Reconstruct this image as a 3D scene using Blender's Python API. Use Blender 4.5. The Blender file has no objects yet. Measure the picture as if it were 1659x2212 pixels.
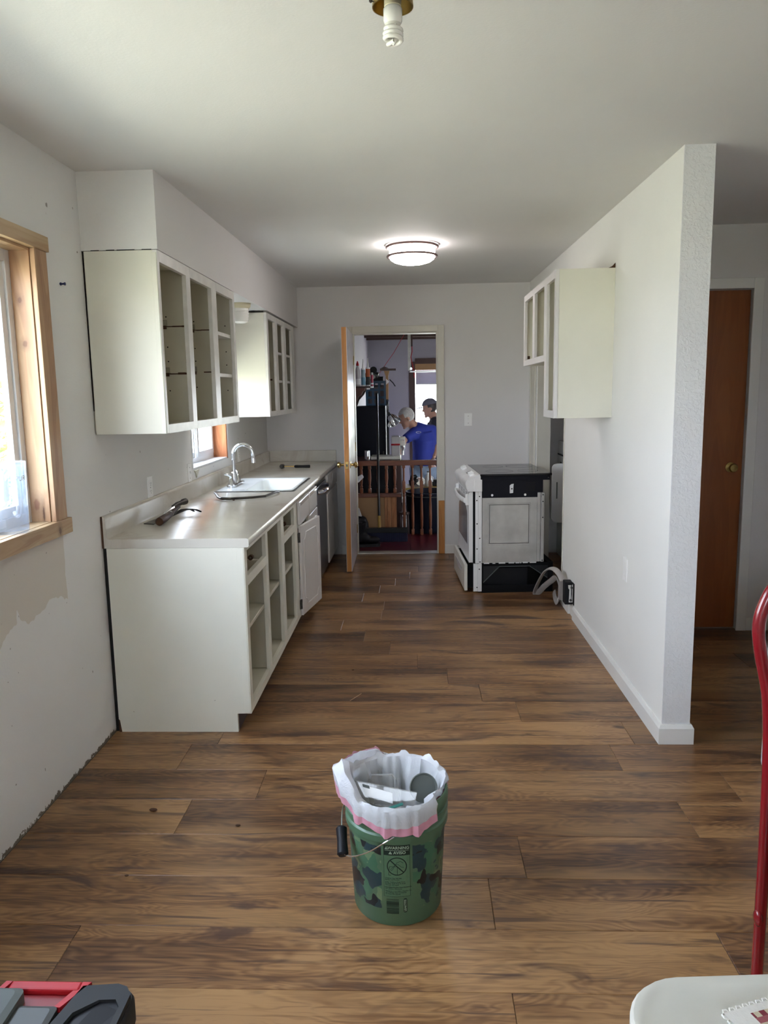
import bpy, bmesh, math, random
from mathutils import Matrix, Vector
R = math.radians
random.seed(7)
SC = bpy.context.scene
COL = SC.collection

# ------------------------------------------------------------------ camera
cam_d = bpy.data.cameras.new('camera')
cam_d.sensor_fit = 'HORIZONTAL'; cam_d.sensor_width = 36.0
cam_d.lens = 36.0 * 1660.0 / 1659.0
cam_d.clip_start = 0.02; cam_d.clip_end = 200
cam = bpy.data.objects.new('camera', cam_d); COL.objects.link(cam)
right = Vector((0.99907973, 0.03929164, -0.01720053))
down = Vector((-0.01099483, -0.15301508, -0.98816269))
fwd = Vector((-0.04145847, 0.98744243, -0.15244226))
cm = Matrix((( right.x, -down.x, -fwd.x, 0.0), (right.y, -down.y, -fwd.y, 0.0), (right.z, -down.z, -fwd.z, 1.5), (0, 0, 0, 1)))
cam.matrix_world = cm
SC.camera = cam

# ------------------------------------------------------------------ world, sun, exposure
SKY = 8.0
SUN = 30.0
LAMP = 10.0
EXPO = 1.36
w = bpy.data.worlds.new('sky'); SC.world = w; w.use_nodes = True
nt = w.node_tree; nt.nodes.clear()
wo = nt.nodes.new('ShaderNodeOutputWorld'); bg = nt.nodes.new('ShaderNodeBackground')
tc = nt.nodes.new('ShaderNodeTexCoord'); sx = nt.nodes.new('ShaderNodeSeparateXYZ'); rp = nt.nodes.new('ShaderNodeValToRGB')
nt.links.new(tc.outputs['Generated'], sx.inputs[0]); nt.links.new(sx.outputs['Z'], rp.inputs[0])
rp.color_ramp.elements[0].position = 0.0; rp.color_ramp.elements[0].color = (0.82, 0.90, 1.0, 1)
rp.color_ramp.elements[1].position = 0.8; rp.color_ramp.elements[1].color = (0.66, 0.79, 1.0, 1)
nt.links.new(rp.outputs[0], bg.inputs['Color']); bg.inputs['Strength'].default_value = SKY
nt.links.new(bg.outputs[0], wo.inputs[0])
sun_d = bpy.data.lights.new('sun', 'SUN'); sun_d.energy = SUN; sun_d.angle = R(1.0); sun_d.color = (1.0, 0.97, 0.92)
sun = bpy.data.objects.new('sun', sun_d); COL.objects.link(sun)
sun.rotation_euler = Vector((-0.62, 0.02, -1.0)).to_track_quat('-Z', 'Y').to_euler()   # from the far side of the house, high
sun.location = (6, -3, 9)
def portal(name, loc, size_y, size_z, rot):
    d = bpy.data.lights.new(name, 'AREA'); d.shape = 'RECTANGLE'; d.size = size_y; d.size_y = size_z
    d.cycles.is_portal = True
    o = bpy.data.objects.new(name, d); COL.objects.link(o); o.location = loc; o.rotation_euler = rot
    return o
vs = SC.view_settings
vs.view_transform = 'Standard'; vs.look = 'None'; vs.gamma = 1.0; vs.use_curve_mapping = False; vs.exposure = EXPO
SC.cycles.use_denoising = True
SC.cycles.max_bounces = 12; SC.cycles.diffuse_bounces = 8; SC.cycles.transparent_max_bounces = 24
SC.cycles.sample_clamp_indirect = 12.0
SC.cycles.caustics_reflective = False; SC.cycles.caustics_refractive = False

# ------------------------------------------------------------------ mesh helpers
WM = {}
class B:
    def __init__(s): s.b = bmesh.new()
    def add(s, vs_, fs):
        v = [s.b.verts.new(p) for p in vs_]
        for f in fs:
            try: s.b.faces.new([v[i] for i in f])
            except ValueError: pass
        return s
    def box(s, x0, x1, y0, y1, z0, z1, bev=0.0, M=None):
        c = [(x, y, z) for x in (x0, x1) for y in (y0, y1) for z in (z0, z1)]
        if M is not None: c = [M @ Vector(p) for p in c]
        v = [s.b.verts.new(p) for p in c]
        fs = [s.b.faces.new([v[i] for i in f]) for f in ((0, 1, 3, 2), (4, 6, 7, 5), (0, 4, 5, 1), (2, 3, 7, 6), (0, 2, 6, 4), (1, 5, 7, 3))]
        if bev > 0:
            es = list({e for f in fs for e in f.edges})
            bmesh.ops.bevel(s.b, geom=es, offset=bev, segments=2, affect='EDGES', profile=0.5, clamp_overlap=True)
        return s
    def bar(s, p0, p1, wd, ht, bev=0.0, up=(0, 0, 1)):
        p0 = Vector(p0); p1 = Vector(p1); d = p1 - p0; L = d.length; d.normalize()
        u = Vector(up); x = d.cross(u)
        if x.length < 1e-4: x = d.cross(Vector((1, 0, 0)))
        x.normalize(); z = x.cross(d)
        M = Matrix(((x.x, d.x, z.x, p0.x), (x.y, d.y, z.y, p0.y), (x.z, d.z, z.z, p0.z), (0, 0, 0, 1)))
        return s.box(-wd/2, wd/2, 0, L, -ht/2, ht/2, bev, M)
    def loft(s, loops, closed=True, cap0=False, cap1=False, wrap=False):
        rows = [[s.b.verts.new(p) for p in l] for l in loops]
        n = len(rows[0])
        pairs = list(zip(rows, rows[1:])) + ([(rows[-1], rows[0])] if wrap else [])
        for a, b in pairs:
            for i in range(n if closed else n - 1):
                j = (i + 1) % n
                try: s.b.faces.new([a[i], a[j], b[j], b[i]])
                except ValueError: pass
        if cap0: s.b.faces.new(list(reversed(rows[0])))
        if cap1: s.b.faces.new(rows[-1])
        return s
    def prism(s, poly, axis, a0, a1):
        def P(u, v, a): return {'x': (a, u, v), 'y': (u, a, v), 'z': (u, v, a)}[axis]
        return s.loft([[P(u, v, a0) for u, v in poly], [P(u, v, a1) for u, v in poly]], True, True, True)
    def lathe(s, prof, seg=24, c=(0, 0, 0), M=None, cap0=True, cap1=True):
        L = []
        for r, z in prof:
            l = []
            for i in range(seg):
                a = 2*math.pi*i/seg
                p = Vector((max(r, 1e-5)*math.cos(a), max(r, 1e-5)*math.sin(a), z))
                if M is not None: p = M @ p
                l.append(p + Vector(c))
            L.append(l)
        return s.loft(L, True, cap0, cap1)
    def cyl(s, p0, p1, r0, r1=None, seg=14):
        return s.tube([p0, p1], [r0, r0 if r1 is None else r1], seg)
    def tube(s, pts, r, seg=10, closed=False, flat=None, up=None):
        P = [Vector(p) for p in pts]; n = len(P)
        rs = r if isinstance(r, (list, tuple)) else [r]*n
        T = []
        for i in range(n):
            if closed: t = P[(i+1) % n] - P[i-1]
            else: t = P[min(i+1, n-1)] - P[max(i-1, 0)]
            T.append(t.normalized())
        u = Vector(up) if up else (Vector((0, 0, 1)) if abs(T[0].z) < .9 else Vector((1, 0, 0)))
        loops = []
        for i in range(n):
            x = u - T[i]*u.dot(T[i])
            if x.length < 1e-6: x = T[i].orthogonal()
            x.normalize(); y = T[i].cross(x); u = x
            fx, fy = flat if flat else (1, 1)
            loops.append([P[i] + (x*math.cos(2*math.pi*k/seg)*fx + y*math.sin(2*math.pi*k/seg)*fy)*rs[i] for k in range(seg)])
        return s.loft(loops, True, not closed, not closed, wrap=closed)
    def ball(s, c, r, sc=(1, 1, 1), seg=14, M=None):
        pr = []
        n = max(6, seg//2)
        for i in range(n+1):
            a = -math.pi/2 + math.pi*i/n
            pr.append((r*math.cos(a), r*math.sin(a)))
        m = Matrix.Diagonal((sc[0], sc[1], sc[2], 1))
        if M is not None: m = M @ m
        return s.lathe(pr, seg, c, m)

def rrect(w_, d_, r, n=5, c=(0, 0), z=0.0):
    out = []
    for cx, cy, a0 in ((w_/2-r, d_/2-r, 0), (-w_/2+r, d_/2-r, 90), (-w_/2+r, -d_/2+r, 180), (w_/2-r, -d_/2+r, 270)):
        for k in range(n):
            a = R(a0 + 90*k/(n-1))
            out.append((c[0]+cx+r*math.cos(a), c[1]+cy+r*math.sin(a), z))
    return out
def arc(c, r, a0, a1, n, plane='xz', off=0.0):
    o = []
    for k in range(n):
        a = R(a0 + (a1-a0)*k/(n-1)); u = c[0]+r*math.cos(a); v = c[1]+r*math.sin(a)
        o.append({'xz': (u, off, v), 'xy': (u, v, off), 'yz': (off, u, v)}[plane])
    return o

def part(name, b, mat, parent=None, local=False, smooth=False, label=None, kind=None):
    bm = b.b if isinstance(b, B) else b
    if parent is not None and not local: bm.transform(WM[parent.name].inverted())
    bmesh.ops.recalc_face_normals(bm, faces=bm.faces)
    me = bpy.data.meshes.new(name); bm.to_mesh(me); bm.free()
    if smooth:
        me.polygons.foreach_set('use_smooth', [True]*len(me.polygons))
        me.set_sharp_from_angle(angle=R(38))
    me.materials.append(mat)
    o = bpy.data.objects.new(name, me); COL.objects.link(o)
    if parent is not None:
        o.parent = parent; WM[o.name] = WM[parent.name].copy()
    else: WM[o.name] = Matrix.Identity(4)
    if label: o['label'] = label
    if kind: o['kind'] = kind
    return o
def tag(o, label, cat, group=None):
    o['label'] = label; o['category'] = cat
    if group: o['group'] = group
    return o
def thing(name, label, cat, loc=(0, 0, 0), rz=0.0, group=None):
    o = bpy.data.objects.new(name, None); COL.objects.link(o); o.empty_display_size = 0.05
    o.location = loc; o.rotation_euler = (0, 0, rz)
    WM[o.name] = Matrix.Translation(loc) @ Matrix.Rotation(rz, 4, 'Z')
    return tag(o, label, cat, group)
def struct(name, b, mat, parent=None, smooth=False):
    o = part(name, b, mat, parent, smooth=smooth)
    if parent is None: o['kind'] = 'structure'
    return o
def single(name, b, mat, label, cat, loc=(0, 0, 0), group=None, smooth=False):
    b.b.transform(Matrix.Translation(loc).inverted())
    o = part(name, b, mat, None, smooth=smooth); o.location = loc
    WM[o.name] = Matrix.Translation(loc)
    return tag(o, label, cat, group)
def hollow(b, voxel, smooth_it=6):
    """one continuous skin around overlapping volumes"""
    me = bpy.data.meshes.new('tmp'); bmesh.ops.recalc_face_normals(b.b, faces=b.b.faces); b.b.to_mesh(me); b.b.free()
    o = bpy.data.objects.new('tmp', me); COL.objects.link(o)
    m = o.modifiers.new('r', 'REMESH'); m.mode = 'VOXEL'; m.voxel_size = voxel
    m2 = o.modifiers.new('s', 'SMOOTH'); m2.iterations = smooth_it; m2.factor = 0.5
    dg = bpy.context.evaluated_depsgraph_get(); ev = o.evaluated_get(dg)
    bm = bmesh.new(); bm.from_mesh(ev.to_mesh()); ev.to_mesh_clear()
    bpy.data.objects.remove(o); bpy.data.meshes.remove(me)
    r = B(); r.b.free(); r.b = bm
    return r
def lettering(body, size, bold=0.0, align='CENTER'):
    cu = bpy.data.curves.new('t', 'FONT'); cu.body = body; cu.size = size; cu.align_x = align; cu.align_y = 'CENTER'; cu.offset = bold
    cu.resolution_u = 3
    o = bpy.data.objects.new('t', cu); COL.objects.link(o)
    dg = bpy.context.evaluated_depsgraph_get(); me = bpy.data.meshes.new_from_object(o.evaluated_get(dg))
    bm = bmesh.new(); bm.from_mesh(me); bpy.data.objects.remove(o); bpy.data.curves.remove(cu); bpy.data.meshes.remove(me)
    return bm

# ------------------------------------------------------------------ materials
class NT:
    def __init__(s, m): s.t = m.node_tree; s.L = s.t.links
    def n(s, typ, **kw):
        nd = s.t.nodes.new(typ)
        for k, v in kw.items():
            if k.startswith('_'): setattr(nd, k[1:], v)
            else: s.set(nd, k.replace('__', ' '), v)
        return nd
    def set(s, nd, k, v):
        i = nd.inputs[int(k[1:])] if (k[0] == 'i' and k[1:].isdigit()) else nd.inputs[k]
        if isinstance(v, bpy.types.NodeSocket): s.L.new(v, i)
        elif isinstance(v, bpy.types.Node): s.L.new(v.outputs[0], i)
        else: i.default_value = v
    def math(s, op, a, b=0.0, clamp=False):
        m = s.n('ShaderNodeMath', _operation=op, _use_clamp=clamp, i0=a, i1=b); return m.outputs[0]
    def ramp(s, fac, stops):
        r = s.n('ShaderNodeValToRGB'); e = r.color_ramp.elements
        while len(e) < len(stops): e.new(0.5)
        for k, (p, c) in zip(e, stops):
            k.position = p; k.color = (c, c, c, 1) if isinstance(c, (int, float)) else (*c, 1)
        s.set(r, 'Fac', fac); return r.outputs[0]
    def mix(s, f, a, b, mode='MIX'):
        m = s.n('ShaderNodeMix', _data_type='RGBA', _blend_type=mode)
        s.set(m, 'i0', f)
        for idx, v in ((6, a), (7, b)):
            if isinstance(v, tuple): v = (*v, 1) if len(v) == 3 else v
            s.set(m, 'i%d' % idx, v)
        return m.outputs[2]
    def noise(s, vec, scale, detail=3.0, rough=0.5, dist=0.0):
        return s.n('ShaderNodeTexNoise', Vector=vec, Scale=scale, Detail=detail, Roughness=rough, Distortion=dist).outputs[0]
    def coord(s, kind='Object', scale=None):
        c = s.n('ShaderNodeTexCoord').outputs[kind]
        if scale: c = s.n('ShaderNodeMapping', Vector=c, Scale=scale).outputs[0]
        return c
def new_mat(name):
    m = bpy.data.materials.new(name); m.use_nodes = True
    return m, NT(m), m.node_tree.nodes['Principled BSDF']
def pm(name, col, rough=0.5, metal=0.0, var=0.06, vscale=6.0, bump=None, spec=0.5, speck=None, coat=0.0):
    m, N, p = new_mat(name)
    v = N.coord()
    n1 = N.noise(v, vscale, 4.0)
    lo = tuple(max(0, c*(1-var)) for c in col); hi = tuple(min(1, c*(1+var)) for c in col)
    c = N.mix(N.ramp(n1, [(0.3, 0.0), (0.7, 1.0)]), lo, hi)
    if speck:   # (scale, threshold, colour): chips and stains with a shape of their own
        n2 = N.noise(v, speck[0], 5.0, 0.65, 0.4)
        c = N.mix(N.ramp(n2, [(speck[1], 0.0), (min(1.0, speck[1]+0.02), 1.0)]), c, speck[2])
    N.set(p, 'Base Color', c); N.set(p, 'Metallic', metal); p.inputs['Specular IOR Level'].default_value = spec
    N.set(p, 'Roughness', N.math('ADD', rough-0.05, N.math('MULTIPLY', n1, 0.1)))
    if coat: p.inputs['Coat Weight'].default_value = coat
    if bump:    # (scale, strength, distance)
        nb = N.noise(v, bump[0], 3.0, 0.55)
        bp = N.n('ShaderNodeBump', Strength=bump[1], Distance=bump[2], Height=nb)
        N.set(p, 'Normal', bp)
    return m
def emit_mat(name, col, st):
    m, N, p = new_mat(name)
    p.inputs['Base Color'].default_value = (*col, 1); p.inputs['Emission Color'].default_value = (*col, 1)
    n = N.noise(N.coord(), 3.0)
    N.set(p, 'Emission Strength', N.math('ADD', st*0.97, N.math('MULTIPLY', n, st*0.06)))
    return m
def glass_mat(name, tint=(1, 1, 1), gloss=0.08, haze=0.0):
    m, N, p = new_mat(name)
    t = N.n('ShaderNodeBsdfTransparent', Color=(*tint, 1)); g = N.n('ShaderNodeBsdfGlossy', Roughness=0.03)
    fr = N.n('ShaderNodeFresnel', IOR=1.45)
    n = N.noise(N.coord(), 2.0)
    back = N.n('ShaderNodeNewGeometry').outputs['Backfacing']
    f = N.math('MULTIPLY', N.math('ADD', fr, N.math('MULTIPLY', n, 0.01)), N.math('SUBTRACT', 1.0, back))
    mx = N.n('ShaderNodeMixShader', i0=f, i1=t, i2=g)
    last = mx
    if haze > 0:
        d = N.n('ShaderNodeBsdfDiffuse', Color=(0.8, 0.82, 0.85, 1))
        last = N.n('ShaderNodeMixShader', i0=haze, i1=mx.outputs[0], i2=d.outputs[0])
    N.L.new(last.outputs[0], N.t.nodes['Material Output'].inputs['Surface'])
    return m
def wood(name, dark, mid, light, along='y', scale=1.0, rough=0.5, knots=0.7, spots=()):
    m, N, p = new_mat(name)
    st = {'x': (0.12, 1, 1), 'y': (1, 0.12, 1), 'z': (1, 1, 0.12)}[along]
    v = N.coord('Object', tuple(k*scale for k in st))
    oi = N.n('ShaderNodeObjectInfo').outputs['Random']
    off = N.n('ShaderNodeCombineXYZ', X=N.math('MULTIPLY', oi, 13.0), Y=N.math('MULTIPLY', oi, 7.0), Z=oi)
    v = N.n('ShaderNodeVectorMath', _operation='ADD', i0=v, i1=off).outputs[0]
    n1 = N.noise(v, 14.0, 4.0, 0.5, 0.6)
    ln = N.math('SINE', N.math('MULTIPLY', n1, 55.0))
    f = N.math('ADD', N.math('MULTIPLY', n1, 0.9), N.math('MULTIPLY', ln, 0.05))
    c = N.ramp(f, [(0.25, dark), (0.45, mid), (0.65, light)])
    v2 = N.coord('Object', tuple((0.45 if a < 1 else 1.0)*scale for a in st))
    v2 = N.n('ShaderNodeVectorMath', _operation='ADD', i0=v2, i1=off).outputs[0]
    k = N.noise(v2, 9.0, 2.0, 0.4)
    c = N.mix(N.ramp(k, [(knots, 0.0), (knots+0.05, 0.75)]), c, tuple(x*0.35 for x in dark))
    for (pos, stretch, rad, col) in spots:      # single knots and checks at their real places on the boards
        d = N.n('ShaderNodeVectorMath', _operation='MULTIPLY', i0=N.n('ShaderNodeVectorMath', _operation='SUBTRACT', i0=N.coord(), i1=pos).outputs[0], i1=stretch).outputs[0]
        ln_ = N.n('ShaderNodeVectorMath', _operation='LENGTH', i0=d).outputs[1]
        ln_ = N.math('ADD', ln_, N.math('MULTIPLY', N.math('SUBTRACT', N.noise(N.coord(), 90.0, 2.0), 0.5), rad*0.7))
        c = N.mix(N.ramp(N.math('DIVIDE', ln_, rad*3), [(0.22, 0.85), (0.36, 0.35), (0.9, 0.0)]), c, col)
    N.set(p, 'Base Color', c); N.set(p, 'Roughness', rough)
    return m

WALL_BUMP = (120.0, 0.12, 0.004)
M = {}
def wall_mat(name, col, patch=False):
    m, N, p = new_mat(name)
    v = N.coord()
    n1 = N.noise(v, 1.7, 4.0)
    c = N.mix(N.ramp(n1, [(0.35, 0.0), (0.65, 1.0)]), tuple(x*0.965 for x in col), col)
    n3 = N.noise(v, 9.0, 6.0, 0.7)
    c = N.mix(N.ramp(n3, [(0.70, 0.0), (0.74, 0.35)]), c, tuple(x*0.72 for x in col))
    if patch:   # bare, unpainted plaster under the window
        s = N.n('ShaderNodeSeparateXYZ', Vector=v)
        wob = N.math('MULTIPLY', N.math('SUBTRACT', N.noise(v, 5.0, 3.0), 0.5), 0.12)
        a = N.math('LESS_THAN', N.math('ADD', s.outputs['Y'], wob), 2.90)
        b1 = N.math('LESS_THAN', s.outputs['Z'], 1.02)
        b2 = N.math('GREATER_THAN', N.math('ADD', s.outputs['Z'], N.math('MULTIPLY', wob, 2.2)), 0.74)
        f = N.math('MULTIPLY', N.math('MULTIPLY', a, b1), b2)
        c = N.mix(N.math('MULTIPLY', f, 0.8), c, (0.60, 0.545, 0.47))
        # scuffed dark line along the floor where the base trim was taken off
        lo = N.math('LESS_THAN', N.math('ADD', s.outputs['Z'], N.math('MULTIPLY', N.math('SUBTRACT', N.noise(v, 30.0, 5.0, 0.7), 0.5), 0.09)), 0.012)
        c = N.mix(lo, c, (0.16, 0.13, 0.10))
        sp = N.noise(v, 26.0, 2.0, 0.5)
        c = N.mix(N.math('MULTIPLY', N.ramp(sp, [(0.75, 0.0), (0.765, 1.0)]), 0.8), c, (0.2, 0.17, 0.14))
    N.set(p, 'Base Color', c); p.inputs['Roughness'].default_value = 0.75
    nb = N.noise(v, WALL_BUMP[0], 3.0); N.set(p, 'Normal', N.n('ShaderNodeBump', Strength=WALL_BUMP[1], Distance=WALL_BUMP[2], Height=nb))
    return m
M['wall'] = wall_mat('painted_wall', (0.72, 0.70, 0.69))
M['wall_left'] = wall_mat('painted_wall_patched', (0.76, 0.75, 0.735), True)
M['wall_white'] = wall_mat('fresh_white_wall', (0.80, 0.79, 0.76))
M['ceiling'] = wall_mat('painted_ceiling', (0.72, 0.71, 0.695))
M['garage_wall'] = wall_mat('lavender_grey_wall', (0.34, 0.32, 0.375))
# knocked-down texture on the wall end
m, N, p = new_mat('knockdown_texture'); v = N.coord()
N.set(p, 'Base Color', N.mix(N.noise(v, 4.0), (0.72, 0.72, 0.73), (0.76, 0.76, 0.77))); p.inputs['Roughness'].default_value = 0.6
nb = N.ramp(N.noise(v, 62.0, 4.0, 0.6, 0.5), [(0.45, 0.0), (0.62, 1.0)])
N.set(p, 'Normal', N.n('ShaderNodeBump', Strength=0.32, Distance=0.005, Height=nb)); M['knock'] = m
M['trim'] = pm('white_trim_paint', (0.76, 0.75, 0.72), 0.4, var=0.03, vscale=3)
M['casing'] = pm('cream_casing_paint', (0.66, 0.63, 0.55), 0.45, var=0.04, vscale=3)
M['cab'] = pm('aged_cabinet_paint', (0.72, 0.70, 0.605), 0.42, var=0.04, vscale=3, speck=(17.0, 0.745, (0.16, 0.13, 0.09)), bump=(60, 0.05, 0.003))
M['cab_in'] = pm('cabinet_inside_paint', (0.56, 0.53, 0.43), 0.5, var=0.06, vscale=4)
M['cab_white'] = pm('white_cabinet_paint', (0.68, 0.655, 0.64), 0.3, var=0.03, vscale=4)
M['frame_worn'] = pm('worn_face_frame_paint', (0.72, 0.70, 0.66), 0.34, var=0.08, vscale=14)
M['scar'] = pm('torn_brown_wood', (0.07, 0.03, 0.012), 0.8, var=0.3, vscale=40)
M['hole'] = pm('dark_hole', (0.01, 0.009, 0.008), 0.9)
M['black'] = pm('black_plastic', (0.008, 0.008, 0.010), 0.5, spec=0.25)
M['shield'] = pm('black_painted_steel', (0.006, 0.006, 0.010), 0.6, spec=0.2)
M['base_black'] = pm('black_base_steel', (0.006, 0.006, 0.007), 0.7, spec=0.15)
M['black_gloss'] = pm('black_gloss', (0.010, 0.010, 0.012), 0.12)
M['dark_grey'] = pm('dark_grey_plastic', (0.020, 0.021, 0.022), 0.6, spec=0.3, bump=(300, 0.1, 0.001))
M['mid_grey'] = pm('grey_green_plastic', (0.10, 0.112, 0.105), 0.55, spec=0.3)
M['red_plastic'] = pm('red_plastic', (0.42, 0.012, 0.018), 0.45, spec=0.3)
M['red_metal'] = pm('dark_red_enamel', (0.22, 0.006, 0.012), 0.25, coat=0.4)
M['chrome'] = pm('chrome', (0.75, 0.76, 0.78), 0.09, 1.0, var=0.02)
M['brass'] = pm('brass', (0.62, 0.43, 0.16), 0.2, 1.0, var=0.1)
M['old_brass'] = pm('tarnished_brass', (0.42, 0.30, 0.10), 0.34, 1.0, var=0.25, vscale=20)
M['steel'] = pm('dark_steel', (0.10, 0.095, 0.09), 0.4, 0.85, var=0.3, vscale=25)
M['zinc'] = pm('galvanised_sheet', (0.52, 0.51, 0.485), 0.36, 0.5, var=0.16, vscale=7)
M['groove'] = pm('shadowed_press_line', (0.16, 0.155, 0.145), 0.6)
M['stainless'] = pm('stainless', (0.33, 0.36, 0.44), 0.24, 0.9, var=0.05)
M['enamel'] = pm('white_enamel', (0.80, 0.80, 0.80), 0.2, var=0.02)
M['enamel_warm'] = pm('almond_enamel', (0.76, 0.74, 0.66), 0.3, var=0.03)
M['porcelain'] = pm('white_sink_enamel', (0.80, 0.82, 0.80), 0.14, var=0.02)
M['oven_glass'] = pm('grey_oven_glass', (0.16, 0.18, 0.20), 0.14, var=0.1)
M['ring'] = pm('burner_ring_print', (0.10, 0.10, 0.105), 0.3)
M['bulb'] = pm('white_bulb_glass', (0.85, 0.84, 0.80), 0.2, var=0.02)
M['socket'] = pm('cream_socket', (0.66, 0.60, 0.42), 0.4)
M['plate'] = pm('white_plate_plastic', (0.88, 0.87, 0.85), 0.3, var=0.02)
M['vinyl'] = pm('white_vinyl', (0.72, 0.73, 0.74), 0.35, var=0.02)
M['pine'] = wood('knotty_pine', (0.31, 0.155, 0.08), (0.45, 0.265, 0.145), (0.52, 0.355, 0.21), 'z', 0.8, 0.5, 0.74,
    [((-1.418, 2.80, 1.855), (1, .3, .7), .008, (.16, .07, .035)), ((-1.412, 2.80, 1.70), (1, .3, .7), .009, (.16, .07, .035)), ((-1.396, 2.80, 1.075), (1, .3, .12), .004, (.06, .025, .015)), ((-1.42, 2.80, 1.11), (1, .3, .5), .012, (.22, .09, .05))])
M['pine_y'] = wood('knotty_pine_sill', (0.36, 0.21, 0.105), (0.47, 0.325, 0.18), (0.54, 0.395, 0.235), 'y', 0.8, 0.5, 0.74, [((-1.346, 2.815, 1.006), (.3, 1, .6), .010, (.10, .045, .025))])
M['rough_wood'] = wood('rough_red_fir', (0.26, 0.085, 0.03), (0.42, 0.15, 0.06), (0.50, 0.21, 0.09), 'z', 1.2, 0.8, 0.74)
M['door_wood'] = wood('orange_door_wood', (0.40, 0.15, 0.03), (0.50, 0.21, 0.045), (0.56, 0.26, 0.065), 'z', 0.7, 0.4, 0.8)
M['door_dark'] = wood('brown_door_wood', (0.20, 0.055, 0.012), (0.24, 0.072, 0.017), (0.28, 0.09, 0.022), 'z', 0.5, 0.35, 0.85)
M['door_face'] = pm('glossy_door_paint', (0.76, 0.72, 0.75), 0.24, var=0.06, vscale=12)
M['oak'] = wood('reddish_oak', (0.10, 0.025, 0.01), (0.17, 0.048, 0.02), (0.23, 0.075, 0.03), 'x', 1.2, 0.4, 0.85)
M['oak_z'] = wood('reddish_oak_turned', (0.13, 0.036, 0.012), (0.21, 0.065, 0.024), (0.28, 0.095, 0.04), 'z', 1.2, 0.4, 0.85)
M['ply'] = pm('tan_plywood', (0.34, 0.19, 0.085), 0.6, var=0.08, vscale=3)
M['board'] = wood('cedar_board', (0.25, 0.09, 0.03), (0.36, 0.15, 0.06), (0.44, 0.21, 0.09), 'z', 1.0, 0.6, 0.85)
M['red_floor'] = pm('red_floor_paint', (0.10, 0.012, 0.022), 0.3, var=0.2, vscale=5, speck=(12, 0.66, (0.35, 0.2, 0.22)))
M['concrete'] = pm('concrete', (0.28, 0.27, 0.26), 0.8, var=0.15)
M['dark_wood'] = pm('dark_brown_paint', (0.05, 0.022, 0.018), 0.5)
M['glass'] = glass_mat('window_glass')
M['clear'] = glass_mat('clear_plastic', (0.90, 0.93, 0.97), haze=0.10)
M['clear_tray'] = glass_mat('clear_tray_plastic', (0.88, 0.87, 0.84), haze=0.12)
M['lamp_glow'] = emit_mat('lit_lamp_glass', (1.0, 0.93, 0.92), LAMP)
M['lamp_ring'] = pm('bronze_ring', (0.20, 0.13, 0.12), 0.35, 0.7)
M['grass'] = pm('lawn', (0.34, 0.345, 0.275), 0.9, var=0.25, vscale=1.2)
M['leaf'] = pm('leaves', (0.18, 0.33, 0.08), 0.7, var=0.4, vscale=5)
M['siding'] = pm('white_siding', (0.38, 0.38, 0.37), 0.7)
M['strip'] = pm('window_glare_white', (0.92, 0.92, 0.92), 0.12, var=0.01, coat=0.5)  # extra-white gloss standing in for window glare on the drawer fronts
M['cord'] = pm('grey_cord', (0.36, 0.33, 0.31), 0.5)
M['white_paper'] = pm('white_label', (0.82, 0.82, 0.82), 0.35, var=0.02)

# laminate planks: stretched figure, cathedral lines, dark streaks and knots, each plank its own
m, N, p = new_mat('laminate_plank')
oi = N.n('ShaderNodeObjectInfo').outputs['Random']
off = N.n('ShaderNodeCombineXYZ', X=N.math('MULTIPLY', oi, 71.0), Y=N.math('MULTIPLY', oi, 37.0), Z=N.math('MULTIPLY', oi, 19.0))
v = N.n('ShaderNodeVectorMath', _operation='ADD', i0=N.coord(), i1=off).outputs[0]
def strv(sx_, sy_): return N.n('ShaderNodeMapping', Vector=v, Scale=(sx_, sy_, 1.0)).outputs[0]
fig = N.noise(strv(1.0, 5.0), 1.7, 3.0, 0.5, 0.35)
lines = N.math('SINE', N.math('MULTIPLY', fig, 130.0))
fine = N.noise(strv(1.0, 26.0), 3.2, 5.0, 0.62, 0.2)
broad = N.noise(strv(1.0, 4.5), 0.9, 4.0, 0.55, 0.3)
f = N.math('ADD', N.math('MULTIPLY', broad, 0.62), N.math('ADD', N.math('MULTIPLY', fine, 0.36), N.math('MULTIPLY', lines, 0.034)))
c = N.ramp(f, [(0.36, (0.055, 0.024, 0.011)), (0.44, (0.135, 0.062, 0.025)), (0.51, (0.215, 0.107, 0.043)), (0.60, (0.340, 0.187, 0.080))])
kn = N.noise(strv(1.0, 3.4), 2.3, 4.0, 0.6, 0.9)
gold = N.noise(strv(0.55, 3.6), 1.6, 2.0, 0.5, 0.2)
c = N.mix(N.math('MULTIPLY', N.ramp(gold, [(0.50, 0.0), (0.66, 1.0)]), 0.45), c, (0.400, 0.225, 0.092))
c = N.mix(N.math('MULTIPLY', N.ramp(kn, [(0.565, 0.0), (0.68, 1.0)]), 0.82), c, (0.055, 0.025, 0.018))
stk = N.noise(strv(0.8, 17.0), 2.6, 3.0, 0.5, 0.3)
c = N.mix(N.math('MULTIPLY', N.ramp(stk, [(0.615, 0.0), (0.68, 1.0)]), 0.7), c, (0.050, 0.024, 0.018))
tint = N.math('ADD', 0.86, N.math('MULTIPLY', N.math('FRACT', N.math('MULTIPLY', oi, 7.31)), 0.28))
tc3 = N.n('ShaderNodeCombineXYZ', X=tint, Y=tint, Z=tint)
c = N.mix(1.0, c, tc3.outputs[0], 'MULTIPLY')
N.set(p, 'Base Color', c); N.set(p, 'Roughness', N.math('ADD', 0.27, N.math('MULTIPLY', fine, 0.16))); p.inputs['Specular IOR Level'].default_value = 0.5
N.set(p, 'Normal', N.n('ShaderNodeBump', Strength=0.12, Distance=0.0015, Height=fine)); M['plank'] = m

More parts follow.
